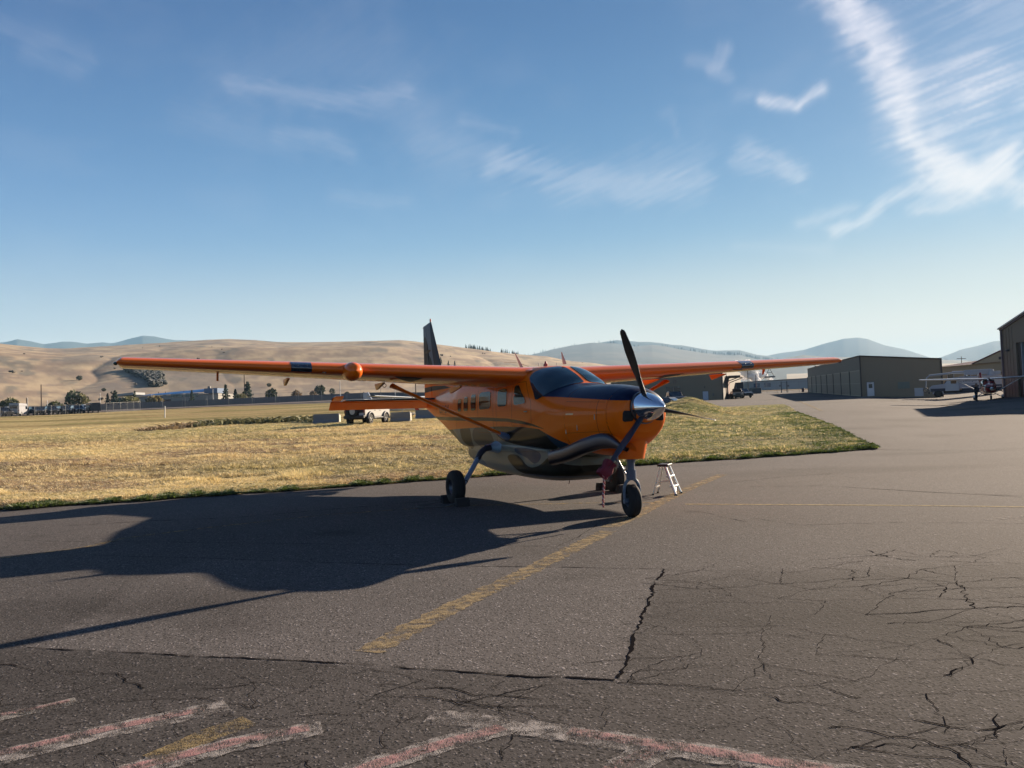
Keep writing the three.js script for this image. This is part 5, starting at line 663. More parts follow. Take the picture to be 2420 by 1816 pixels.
// trees at the foot of the hills and on them
function leafTree(name, label, category, p, h, w, cols, group, conifer = false, seed = 1) {
  const o = thing(name, label, category, [p.x, p.y - .1, p.z], 0, group); const r = rng(seed * 31 + 7); part('trunk', cyl(h * .035, h * .012, h * .7, 0, 0, 0, 6), woodPole, o);
  const pos = [], col = []; const n = conifer ? 260 : 230; for (let i = 0; i < n; i++) { const t = r(); let x, y, z; const a = r() * 6.283; if (conifer) { y = h * (.08 + .92 * t); const rad = w * .5 * (1 - t) ** .8 * (.55 + .45 * r()) * (.8 + .35 * Math.sin(y * 9 / h * 4 + a)); x = Math.cos(a) * rad; z = Math.sin(a) * rad; } else { const u = r() * 2 - 1, rad = w * .5 * Math.cbrt(.25 + .75 * r()) * (.75 + .5 * fbm(a * 1.4 + seed, u * 2, 3)); const c = Math.sqrt(1 - u * u); x = Math.cos(a) * c * rad; z = Math.sin(a) * c * rad; y = h * .58 + u * h * .42 * (.8 + .3 * r()); }
    const s = (conifer ? .11 : .12) * w * (.6 + .8 * r()), k = .6 + .8 * r(), cc = cols.map((v) => v * k); const d = new THREE.Vector3(r() - .5, r() - .2, r() - .5).normalize(), e = new THREE.Vector3(r() - .5, r() - .5, r() - .5).cross(d).normalize(); for (const q of [[1, 0], [-.6, .8], [-.6, -.8]]) { pos.push(x + (d.x * q[0] + e.x * q[1]) * s, y + (d.y * q[0] + e.y * q[1]) * s, z + (d.z * q[0] + e.z * q[1]) * s); col.push(...cc); } }
  const g = new THREE.BufferGeometry(); g.setAttribute('position', new THREE.Float32BufferAttribute(pos, 3)); g.setAttribute('color', new THREE.Float32BufferAttribute(col, 3)); g.setAttribute('uv', new THREE.Float32BufferAttribute(new Array(pos.length / 3 * 2).fill(0), 2)); g.computeVertexNormals(); const m = new THREE.Mesh(g, bladeMat); m.name = 'crown'; o.add(m); return shade(o);
}
const fir = [.022, .04, .022], olive = [.075, .085, .03], pale = [.16, .15, .06], gold2 = [.14, .11, .035];
[[254, 300, 5.2, 2.6, fir, 1, 'dark fir left of the blue-roofed building'], [271, 300, 6, 4.4, fir, 1, 'broad dark fir at the left end of the blue-roofed building'], [318, 300, 5.6, 3, fir, 1, 'dark fir before the entrance of the blue-roofed building'], [453, 285, 5, 2.6, fir, 1, 'fir standing before the windows of the blue-roofed building'], [533, 270, 6.4, 3.4, fir, 1, 'fir just right of the blue-roofed building'], [556, 268, 4.8, 2.8, fir, 1, 'small fir between two larger ones, left of the pole'], [585, 270, 7, 4.8, fir, 1, 'tallest fir, beside the wooden pole'], [644, 262, 4.4, 3, fir, 0, 'round dark tree right of the tallest fir'], [637, 262, 4.1, 2.8, olive, 0, 'dull green tree right of the tallest fir'], [760, 240, 4.6, 2.8, fir, 1, 'small fir behind the tail plane'],
 [306, 292, 3.6, 6.4, pale, 0, 'pale yellow-green willow before the blue-roofed building'], [365, 294, 3.4, 6, gold2, 0, 'autumn-brown tree before the blue-roofed building'], [568, 264, 3, 4.2, pale, 0, 'pale bush beside the tallest fir'], [174, 262, 5.8, 5, [.045, .065, .03], 0, 'green tree rising behind the dark pickups'], [190, 262, 4.8, 4.4, pale, 0, 'pale bush right of the green tree'], [22, 255, 3.9, 5.2, olive, 0, 'green bush behind the white pickup at the far left'], [10, 257, 3.2, 4, pale, 0, 'pale bush at the far left'], [130, 258, 2.8, 4.4, olive, 0, 'low green bush between the parked vehicles'],
 [700, 262, 3.4, 3.2, [.13, .09, .05], 0, 'bare brownish tree right of the round dark tree'], [740, 262, 3, 2.6, [.13, .09, .05], 0, 'small bare tree left of the small fir']].forEach(([x, d, h, w, c, con, label], i) => leafTree(con ? 'fir_tree' : 'tree', label, 'tree', away(x, d), h, w, c, con ? undefined : undefined, !!con, i + 1));
// single trees on the hillside
function onHill(px, py) { const d = ray(px, py), l = Math.hypot(d.x, d.z), a = Math.atan2(d.x, -d.z); for (let r = 332; r < 1700; r *= 1.004) { if (EYE + d.y / l * r < gold.userData.height(a, r)) return [new THREE.Vector3(Math.sin(a) * r, gold.userData.height(a, r), -Math.cos(a) * r), r]; } return [away(px, 700), 700]; }
[[756, 934, 17, 'large round tree alone on the golden slope, left of the jeep'], [785, 936, 14, 'narrow tree right of the large round tree on the slope'], [636, 915, 7, 'small round tree on the slope below the wing'], [245, 926, 6, 'tiny dark tree alone on the slope above the wooden pole'], [820, 938, 9, 'bushy tree on the slope behind the jeep'], [389, 940, 5, 'dark bush on the slope above the blue roof'], [187, 900, 8, 'dark bush on the left slope'], [1042, 862, 14, 'tallest dark conifer on the ridge slope beside the tail fin'], [1060, 868, 12, 'dark conifer right of the tallest one beside the tail fin'], [1075, 868, 12, 'dark conifer at the right of the clump beside the tail fin']].forEach(([x, y, hpx, label], i) => { const [p, r] = onHill(x, y); const h = hpx / F0 * r * 1.25; leafTree('hillside_tree', label, 'tree', p, h, i > 6 ? h * .5 : h * (i === 1 ? .7 : 1.15), i > 6 ? [.03, .045, .035] : [.055, .065, .04], undefined, i > 6, i + 60); });
{ // brush in the gully and along the crest; trees over the wooded hill
  const r = rng(12), list = []; for (let i = 0; i < 1500; i++) { const t = r(); const x = lerp(300, 375, r()) + 10 * (t - .5), y = lerp(876, 916, t); if (Math.abs(x - lerp(322, 372, smooth(y, 872, 905))) > lerp(26, 16, smooth(y, 880, 915))) continue; const [p] = onHill(x, y); const k = .7 + .6 * r(); list.push({ p, s: 1.2 + 1.9 * r(), turn: r() * 6, col: [.012 * k, .017 * k, .012 * k] }); }
  for (let i = 0; i < 900; i++) { const x = lerp(-20, 1400, r()), y = lerp(815, 950, r()); if (fbm(x / 90, y / 12, 3) < .6 || r() < .85) continue; const [p] = onHill(x, y); const k = .8 + .5 * r(); list.push({ p, s: .7 + 1.3 * r() * r(), turn: r() * 6, col: [.13 * k, .11 * k, .08 * k] }); }
  const bush = (() => { const l = []; const q = rng(15); for (let i = 0; i < 5; i++) { const g = new THREE.IcosahedronGeometry(.5 + .3 * q(), 1); const a = g.attributes.position; for (let k = 0; k < a.count; k++) { const w = .8 + .45 * hash2(Math.round(a.getX(k) * 40), Math.round(a.getY(k) * 40 + a.getZ(k) * 97)); a.setXYZ(k, a.getX(k) * w, a.getY(k) * w * .8, a.getZ(k) * w); } l.push(g.translate((q() - .5) * 1.5, .3 + .4 * q(), (q() - .5) * 1.5)); } const g = merge(l); g.computeVertexNormals(); g.setAttribute('color', new THREE.Float32BufferAttribute(new Float32Array(g.attributes.position.count * 3).fill(1), 3)); return g; })(); scatter('gully_brush', 'dark brush filling the gully on the golden hill', 'brush', bush, list);
  const conif = (() => { const l = []; const q = rng(4); const pos = [], col = []; for (let i = 0; i < 40; i++) { const t = i / 40, a = q() * 6.28, rad = .2 * (1 - t) + .03; const y = t; pos.push(Math.cos(a) * rad, y - .06, Math.sin(a) * rad, Math.cos(a + 1.3) * rad, y - .06, Math.sin(a + 1.3) * rad, 0, y + .14, 0); const k = .7 + .6 * q(); for (let j = 0; j < 3; j++) col.push(k, k, k); } const g = new THREE.BufferGeometry(); g.setAttribute('position', new THREE.Float32BufferAttribute(pos, 3)); g.setAttribute('color', new THREE.Float32BufferAttribute(col, 3)); g.computeVertexNormals(); return g; })();
  const crest = [], forestList = []; for (let i = 0; i < 130; i++) { const x = lerp(1100, 1235, r()), a = azel(x, 830)[0], rr = GOLD_R * (1 + .12 * (fbm(a * 3 + 5, 1.5, 2) - .5)) * (.985 + .02 * r()); if (fbm(x / 14, 3, 2) < .4) continue; crest.push({ p: new THREE.Vector3(Math.sin(a) * rr, gold.userData.height(a, rr) - .5, -Math.cos(a) * rr), s: 5 + 6 * r(), turn: r() * 6, col: [.035, .05, .04] }); }
  scatter('crest_conifers', 'small conifers along the crest of the golden hill', 'conifers', conif, crest);
  for (let i = 0; i < 5200; i++) { const a = lerp(-.02, .34, r()), rr = lerp(3900, 6500, Math.sqrt(r())); const n = fbm(a * 16, rr / 400, 4) + .35 * ((rr - 3600) / 3400 - .45); if (n < .47 || r() < .35 || rr < 6100) continue; forestList.push({ p: new THREE.Vector3(Math.sin(a) * rr, wooded.userData.height(a, rr) - 1, -Math.cos(a) * rr), s: 14 + 14 * r(), turn: r() * 6, col: [.045, .058, .05] }); }
  scatter('hill_forest', 'conifer forest over the hazy wooded hill', 'forest', conif, forestList); }
/* ---------- vehicles, light aircraft, barriers, person ---------- */
const carGlass = new THREE.MeshPhysicalMaterial({ color: new THREE.Color().setRGB(.01, .014, .018), roughness: .05, ior: 1.6, clearcoat: 1, side: THREE.DoubleSide }), blackTrim = std([.015, .015, .017], .6), lampGlass = std([.5, .5, .5], .1, .6), redLamp = std([.22, .012, .01], .25);
function carWheel(R, w, rimM) { const g = new THREE.Group(); g.name = 'wheel'; const h = w / 2; part('tyre', new THREE.LatheGeometry([[R * .6, -h], [R * .92, -h], [R, -h * .7], [R, h * .7], [R * .92, h], [R * .6, h]].map((p) => new THREE.Vector2(...p)), 24).rotateZ(Math.PI / 2), blackRubber, g); const l = [cyl(R * .62, R * .62, w * .5, 0, -w * .25, 0, 20).rotateZ(Math.PI / 2)]; part('rim', l, rimM, g); for (let k = 0; k < 5; k++) part('spoke', box(.03, R * .5, R * .17, 0, R * .3, 0).rotateX(k * Math.PI * .4).translate(h * .9, 0, 0), rimM, g), part('spoke', box(.03, R * .5, R * .17, 0, R * .3, 0).rotateX(k * Math.PI * .4).translate(-h * .9, 0, 0), rimM, g); return g; }
function prism(profile, w, taper = 0) { // profile in (z, y), extruded across x with rounded edges; taper narrows the upper part
  const s = new THREE.Shape(profile.map((p) => new THREE.Vector2(...p))); const g = new THREE.ExtrudeGeometry(s, { depth: w - .12, bevelEnabled: true, bevelSize: .05, bevelThickness: .06, bevelSegments: 2 }).translate(0, 0, -(w - .12) / 2).rotateY(-Math.PI / 2); if (taper) { g.computeBoundingBox(); const { min, max } = g.boundingBox, p = g.attributes.position; for (let i = 0; i < p.count; i++) { const t = (p.getY(i) - min.y) / (max.y - min.y); p.setX(i, p.getX(i) * (1 - taper * t)); } g.computeVertexNormals(); } return g; }
// front of the vehicle faces +z
function vehicle(name, label, category, pos, turn, kind, colour, { group, rim = galv, trim = blackTrim, lightsOn = false } = {}) {
  const o = thing(name, label, category, [pos.x, pos.y, pos.z], turn, group); const body = paintMat(colour, { clearcoat: .8 });
  const K = { pickup: { L: 5.7, W: 1.95, H: 1.9, wb: 3.6, R: .39 }, suv: { L: 4.9, W: 1.95, H: 1.85, wb: 2.9, R: .38 }, sedan: { L: 4.8, W: 1.8, H: 1.42, wb: 2.8, R: .33 }, van: { L: 5.9, W: 2.0, H: 2.55, wb: 3.7, R: .35 } }[kind]; const { L, W, H: Ht, wb, R } = K, a = L / 2;
  if (kind === 'pickup') { part('body', prism([[-a, .5], [a - .1, .45], [a, .75], [a - .06, 1.08], [a - .35, 1.18], [.75, 1.22], [.7, 1.25], [-a, 1.2]], W), body, o); part('cabin', prism([[-1.25, 1.2], [1.15, 1.2], [.45, Ht - .02], [-.95, Ht]], W - .12, .16), body, o); part('cargo_bed', box(W - .3, .06, 2.0, 0, 1.205, -1.85), blackTrim, o); }
  else if (kind === 'suv') { part('body', prism([[-a, .45], [a - .1, .45], [a, .75], [a - .08, 1.0], [a - .5, 1.1], [1.1, 1.15], [-a, 1.15]], W), body, o); part('cabin', prism([[-a + .06, 1.12], [1.25, 1.12], [.5, Ht - .03], [-a + .3, Ht]], W - .1, .15), body, o); }
  else if (kind === 'sedan') { part('body', prism([[-a, .42], [a - .1, .36], [a, .6], [a - .06, .82], [1.0, .92], [-1.5, .95], [-a, .9]], W), body, o); part('cabin', prism([[-1.75, .92], [1.05, .9], [.25, Ht - .02], [-1.05, Ht]], W - .12, .18), body, o); }
  else { part('body', prism([[-a, .45], [a - .1, .45], [a, .8], [a - .15, 1.15], [a - 1.1, 1.35], [a - 1.9, Ht - .05], [-a + .1, Ht], [-a, Ht - .15]], W, .06), body, o); }
  const gz = kind === 'pickup' ? [1.15, 1.2, .45, -.95, -1.25] : kind === 'suv' ? [1.25, 1.12, .5, -a + .3, -a + .06] : kind === 'sedan' ? [1.05, .9, .25, -1.05, -1.75] : [a - 1.1, 1.35, a - 1.9, -a + .1, -a];
  { const [zf, yb, zt, rt, rb] = gz, top = Ht - .12, wB = (W - .12) / 2 - .1, wT = wB * .84; const quad = (p) => { const g = new THREE.BufferGeometry(); g.setAttribute('position', new THREE.Float32BufferAttribute([0, 1, 2, 0, 2, 3].flatMap((k) => p[k]), 3)); g.setAttribute('uv', new THREE.Float32BufferAttribute(new Array(12).fill(0), 2)); g.computeVertexNormals(); return g; };
    const k = (top - yb) / (Ht - yb), zt2 = lerp(zf, zt, k) + .075, rt2 = lerp(rb, rt, k) - .075; part('windshield', quad([[-wB, yb + .08, zf + .06], [wB, yb + .08, zf + .06], [wT, top, zt2], [-wT, top, zt2]]), carGlass, o);
    if (kind === 'van') { part('rear_window', box(1.55, .68, .04, 0, 1.85, -a - .065, .02), carGlass, o); part('door_split', box(.02, 1.7, .02, 0, 1.5, -a - .06), blackTrim, o); } else part('rear_window', quad([[-wB, yb + .1, rb - .06], [wB, yb + .1, rb - .06], [wT, top, rt2], [-wT, top, rt2]]), carGlass, o);
    if (kind !== 'van') for (const s of [-1, 1]) { const n = kind === 'suv' ? 3 : 2, z0 = rb + .3, z1 = zf - .35; for (let i = 0; i < n; i++) { const q0 = lerp(z0, z1, (i + .06) / n), q1 = lerp(z0, z1, (i + .94) / n), sh = (z) => clamp(z, rt + .15, zt - .05); part('side_window', quad([[s * ((W - .12) / 2 + .005), yb + .1, q0], [s * ((W - .12) / 2 + .005), yb + .1, q1], [s * ((W - .12) / 2 * .875 + .03), top, sh(q1)], [s * ((W - .12) / 2 * .875 + .03), top, sh(q0)]]), carGlass, o); } }
    else for (const s of [-1, 1]) part('side_window', box(.03, .6, 1.1, s * (W / 2 - .02), 1.7, a - 2.2), carGlass, o); }
  for (const s of [-1, 1]) { for (const q of [-1, 1]) { const w = carWheel(R, .24, rim); w.position.set(s * (W / 2 - .12), R, q * wb / 2); o.add(w); part('wheel_arch', new THREE.TorusGeometry(R + .07, .06, 6, 20, Math.PI).rotateY(Math.PI / 2).translate(s * (W / 2 - .03), R, q * wb / 2), trim, o); } part('headlight', box(.38, .16, .1, s * (W / 2 - .28), kind === 'sedan' ? .66 : .88, a - .0, .03), lampGlass, o); part('tail_light', box(.16, .34, .08, s * (W / 2 - .12), kind === 'van' ? 1.1 : .88, -a - .02, .02), redLamp, o); part('mirror', box(.2, .18, .1, s * (W / 2 + .1), gz[1] + .12, gz[0] - .3, .03), trim, o); }
  part('grille', box(W * .5, .24, .06, 0, kind === 'sedan' ? .62 : .82, a + .04, .02), blackTrim, o); part('bumper', box(W - .1, .2, .18, 0, .5, a + .02, .05), kind === 'sedan' ? chrome : trim, o); part('bumper', box(W - .1, .2, .16, 0, .55, -a - .04, .05), trim, o); part('license_plate', box(.32, .14, .02, 0, .6, -a - .13), std([.5, .5, .5], .5), o);
  return shade(o);
}
const toward = (p) => Math.atan2(-p.x, -p.z); // turn that makes a vehicle face the eye
const dark = [.018, .02, .024], navyCar = [.016, .022, .035], whiteCar = [.5, .51, .52];
const row = 'vehicles parked along the far edge of the field';
{ const P = (x, d) => away(x, d); const put = (x, d, rel, name, label, kind, col) => { const p = P(x, d); vehicle(name, label, kind === 'van' ? 'van' : kind === 'suv' ? 'suv' : 'pickup truck', p, toward(p) + rel, kind, col, { group: row }); };
  put(8, 190, .35, 'parked_suv', 'dark vehicle cut off by the left edge of the photo', 'suv', dark); put(23, 205, .3, 'parked_pickup', 'white pickup half hidden between the dark vehicle at the left edge and the white van', 'pickup', whiteCar); put(46, 192, Math.PI - .35, 'white_van', 'white van with a dark rear window among the parked vehicles', 'van', [.3, .31, .33]);
  put(82, 194, .3, 'parked_pickup', 'dark pickup just right of the white van', 'pickup', navyCar); put(99, 200, .3, 'parked_suv', 'dark vehicle tucked behind and between two dark pickups', 'suv', dark); put(119, 194, .25, 'parked_pickup', 'dark pickup under the wooden utility pole', 'pickup', dark); put(150, 194, .28, 'parked_suv', 'dark suv left of the green tree', 'suv', dark); put(166, 203, .3, 'parked_pickup', 'dark pickup showing only between two dark vehicles below the green tree', 'pickup', navyCar); put(182, 194, .2, 'parked_suv', 'dark suv in front of the green tree', 'suv', navyCar); put(203, 204, .25, 'parked_pickup', 'white pickup behind the dark trailer at the right end of the parked row', 'pickup', [.42, .45, .5]); }
{ const p = away(220, 192); const o = thing('cargo_trailer', 'black box trailer at the right end of the parked row', 'trailer', [p.x, p.y, p.z], toward(p) + .25, row); part('box_body', prism([[-2, .5], [2, .5], [1.5, 2.2], [-2, 2.2]], 2), paintMat([.014, .015, .016]), o); part('rear_door', box(1.7, 1.4, .04, 0, 1.3, -2.08), blackTrim, o); for (const s of [-1, 1]) { const w = carWheel(.34, .2, galv); w.position.set(s * .98, .34, -.2); o.add(w); part('marker_light', box(.1, .1, .05, s * .9, 2.05, 2.0), lampGlass, o); } shade(o); }
{ // white jeep-like wagon behind the tail
  const p = away(868, 62); const view = Math.atan2(p.x, -p.z); const heading = Math.PI - view - .46; // facing away and to the right
  const o = thing('off_road_wagon', 'white boxy off-road wagon with black fenders parked on the grass behind the tail', 'suv', [p.x, p.y, p.z], heading); const white = paintMat([.42, .415, .4]), a = 2.15, W = 1.72;
  part('body', prism([[-a, .62], [a - .2, .62], [a, .7], [a, 1.12], [.75, 1.2], [-a, 1.2]], W), white, o); part('hard_top', prism([[-a, 1.2], [.72, 1.2], [.42, 1.86], [-a + .1, 1.86]], W - .06, .06), white, o); part('rear_panel', box(W - .06, .6, .06, 0, .95, -a - .05, .02), blackTrim, o); part('rear_window', box(1.36, .44, .05, 0, 1.54, -a - .02, .02), carGlass, o); part('rear_frame', frameRect(1.36, .44, 0, 1.32, -a - .015, .1, .06), blackTrim, o);
  for (const s of [-1, 1]) { for (const [z0, z1] of [[-1.9, -1.3], [-1.1, -.45], [-.3, .4]]) part('side_window', box(.03, .42, z1 - z0, s * (W / 2 - .035), 1.55, (z0 + z1) / 2, .01), carGlass, o); for (const q of [-1, 1]) { const w = carWheel(.4, .27, std([.6, .6, .6], .25, .9)); w.position.set(s * (W / 2 - .03), .4, q * 1.34 - .05); o.add(w); part('fender', new THREE.TorusGeometry(.5, .085, 8, 20, Math.PI).scale(1, .95, 1.5).rotateY(Math.PI / 2).translate(s * (W / 2 + .03), .43, q * 1.34 - .05), std([.02, .028, .045], .5), o); } part('step_bar', box(.14, .07, 1.6, s * (W / 2 + .04), .52, -.05, .03), white, o); part('door_handle', box(.03, .04, .13, s * (W / 2 + .02), 1.05, -.5), blackTrim, o); part('door_handle', box(.03, .04, .13, s * (W / 2 + .02), 1.05, .4), blackTrim, o); part('tail_light', box(.13, .22, .06, s * .78, .98, -a - .09, .02), std([.1, .02, .02], .3), o); part('headlight', cyl(.09, .09, .05, 0, 0, 0, 14).rotateX(Math.PI / 2).translate(s * .5, 1.0, a + .05), lampGlass, o); }
  const sp = carWheel(.4, .25, std([.35, .35, .36], .3, .8)); sp.name = 'spare_wheel'; sp.rotation.y = Math.PI / 2; sp.position.set(.06, 1.0, -a - .24); o.add(sp); part('bumper', box(1.7, .22, .22, 0, .58, -a - .16, .04), blackTrim, o); part('license_plate', box(.36, .2, .03, -.6, .78, -a - .12), std([.3, .32, .36], .5), o); part('underbody', box(1.3, .25, 3.6, 0, .5, 0), blackTrim, o); part('exhaust_pipe', bar([.4, .42, -a - .2], [.4, .42, -.5], .035, 8), darkSteel, o); shade(o);
}
const concrete = std([.17, .175, .18], .9);
function barrier(px, d, L, turn, label) { const p = away(px, d); const o = thing('concrete_barrier', label, 'concrete barrier', [p.x, p.y, p.z], turn, 'concrete barriers on the grass'); const s = new THREE.Shape([[-.3, 0], [.3, 0], [.3, .12], [.14, .34], [.1, .82], [-.1, .82], [-.14, .34], [-.3, .12]].map((q) => new THREE.Vector2(...q))); part('block', new THREE.ExtrudeGeometry(s, { depth: L, bevelEnabled: true, bevelSize: .015, bevelThickness: .015, bevelSegments: 1 }).translate(0, 0, -L / 2).rotateY(Math.PI / 2), concrete, o); part('end_cap', box(.06, .6, .4, L / 2 + .04, .42, 0, .02), std([.5, .47, .4], .8), o); return shade(o); }
barrier(770, 66, 2.15, -.1, 'grey concrete barrier left of the white off-road wagon'); barrier(945, 64, 1.6, -.1, 'grey concrete barrier right of the white off-road wagon'); barrier(1010, 70, 2.2, -.05, 'grey concrete barrier half hidden behind the aircraft tail');
function lightPlane(name, label, pos, turn, { body = [.55, .56, .57], wing = [.6, .61, .62], accent = [.3, .02, .02], high = true, fin = [.3, .34, .4] } = {}) {
  const o = thing(name, label, 'airplane', [pos.x, pos.y, pos.z], turn); const bm = paintMat(body), wm = paintMat(wing), am = paintMat(accent);
  const F = curveTable([[-5.2, .16, 1.15, .12], [-3.4, .3, 1.1, .26], [-1.6, .58, 1.15, .5], [-.4, .66, 1.2, .55], [.6, .6, 1.12, .55], [1.2, .45, 1.0, .48], [1.9, .38, .98, .42], [2.25, .2, .98, .24]]); part('fuselage', grid(28, 44, (u, v) => { const z = lerp(-5.2, 2.25, v), [h, y, w] = F(z), a = u * Math.PI * 2, c = Math.cos(a), s = Math.sin(a); return [Math.sign(c) * w * Math.abs(c) ** .75, y + Math.sign(s) * h * Math.abs(s) ** .75, z]; }), bm, o); part('cowl_band', grid(24, 4, (u, v) => { const z = lerp(1.3, 1.75, v), [h, y, w] = F(z), a = u * Math.PI * 2, c = Math.cos(a), s = Math.sin(a); return [Math.sign(c) * (w + .006) * Math.abs(c) ** .75, y + Math.sign(s) * (h + .006) * Math.abs(s) ** .75, z]; }), am, o);
  const wy = high ? 1.86 : .82; for (const s of [-1, 1]) { part('wing', grid(24, 20, (u, v) => { const X = lerp(.1, 5.5, v), c = v > .96 ? .9 : 1.55 - .3 * smooth(v, .5, 1), x = u < .5 ? 1 - 2 * u : 2 * u - 1, t = (u < .5 ? 1 : -1) * thick(x * x) * .1 * c * 1.1; return [s * X, wy + X * .03 + t, .75 - x * x * c]; }), wm, o); if (high) part('strut', bar([s * .5, .62, .2], [s * 2.6, 1.9, .3], .04, 8), wm, o); part('side_window', grid(6, 4, (u, v) => { const z = lerp(-1.0, .7, u), y = lerp(1.3, 1.62, v), [h, yc, w] = F(z), k = clamp((y - yc) / h); return [s * (w * Math.pow(1 - k ** (8 / 3), 3 / 8 * 1) + .01), y, z]; }), carGlass, o); const w = carWheel(.22, .14, galv); w.position.set(s * 1.1, .22, -.15); o.add(w); part('gear_leg', bar([s * .4, .62, -.1], [s * 1.04, .24, -.15], .035, 8), wm, o); part('wheel_fairing', new THREE.SphereGeometry(.24, 14, 10).scale(.45, .6, 1.6).translate(s * 1.1, .3, -.18), wm, o); part('stabilizer', box(1.5, .05, .8, s * .85, 1.2, -4.75, .02), wm, o); }
  const nw = carWheel(.19, .13, galv); nw.position.set(0, .19, 1.55); o.add(nw); part('nose_leg', bar([0, .2, 1.55], [0, .75, 1.5], .03, 8), galv, o); part('windshield', grid(12, 4, (u, v) => { const a = lerp(-1, 1, u), z = lerp(1.15, .55, v); return [a * lerp(.44, .46, v), lerp(1.42, 1.78, v) - .04 * a * a, z - .18 * a * a]; }), carGlass, o);
  part('fin', prism([[-5.25, 1.2], [-3.9, 1.2], [-4.75, 2.55], [-5.3, 2.5]], .18), paintMat(fin), o); part('spinner', new THREE.ConeGeometry(.15, .35, 18).rotateX(Math.PI / 2).translate(0, .98, 2.42), wm, o); for (const q of [0, Math.PI]) part('propeller_blade', box(.09, .85, .025, 0, .45, 0, .01).rotateZ(q + 1.25).translate(0, .98, 2.32), blackTrim, o); return shade(o);
}
{ const p = away(960, 76); lightPlane('parked_light_aircraft', 'white high-wing light aircraft half hidden behind the white off-road wagon', p, 1.05); }
{ const p = away(2337, 92); const o = lightPlane('parked_light_aircraft', 'small white-winged aircraft with a red body parked before the big hangar', p, toward(p) + .12, { body: [.2, .02, .025], accent: [.5, .5, .5], fin: [.2, .02, .025] }); o.scale.setScalar(1.12); }
{ // black pickup and old car by the workshop
  let p = away(1594, 104); vehicle('pickup_truck', 'black pickup facing the camera in front of the tan workshop', 'pickup truck', p, toward(p) + .22, 'pickup', [.03, .033, .04]); p = away(1582, 82); vehicle('old_sedan', 'old dark sedan with chrome bumper beside the propeller', 'car', p, toward(p) + 1.05, 'sedan', [.05, .055, .065]);
  p = away(1742, 158); vehicle('pickup_truck', 'silver pickup parked beside the workshop canopy', 'pickup truck', p, toward(p) + .08, 'pickup', [.16, .155, .14]); p = away(1756, 163); vehicle('parked_suv', 'dark blue-grey suv tucked behind the silver pickup', 'suv', p, toward(p) + .5, 'suv', [.05, .06, .085]);
  p = away(1741, 172); const o = thing('storage_container', 'dark double-door container standing behind the silver pickup', 'container', [p.x, p.y, p.z], toward(p)); part('container_body', box(3.0, 3.2, 4, 0, 1.6, -2, .04), std([.035, .038, .045], .7), o); for (const x of [-.72, .72]) part('container_door', box(1.3, 2.7, .08, x, 1.7, .05, .02), std([.018, .02, .026], .5), o); part('door_bar', box(.1, 2.8, .1, 0, 1.7, .07), galv, o); shade(o);
}
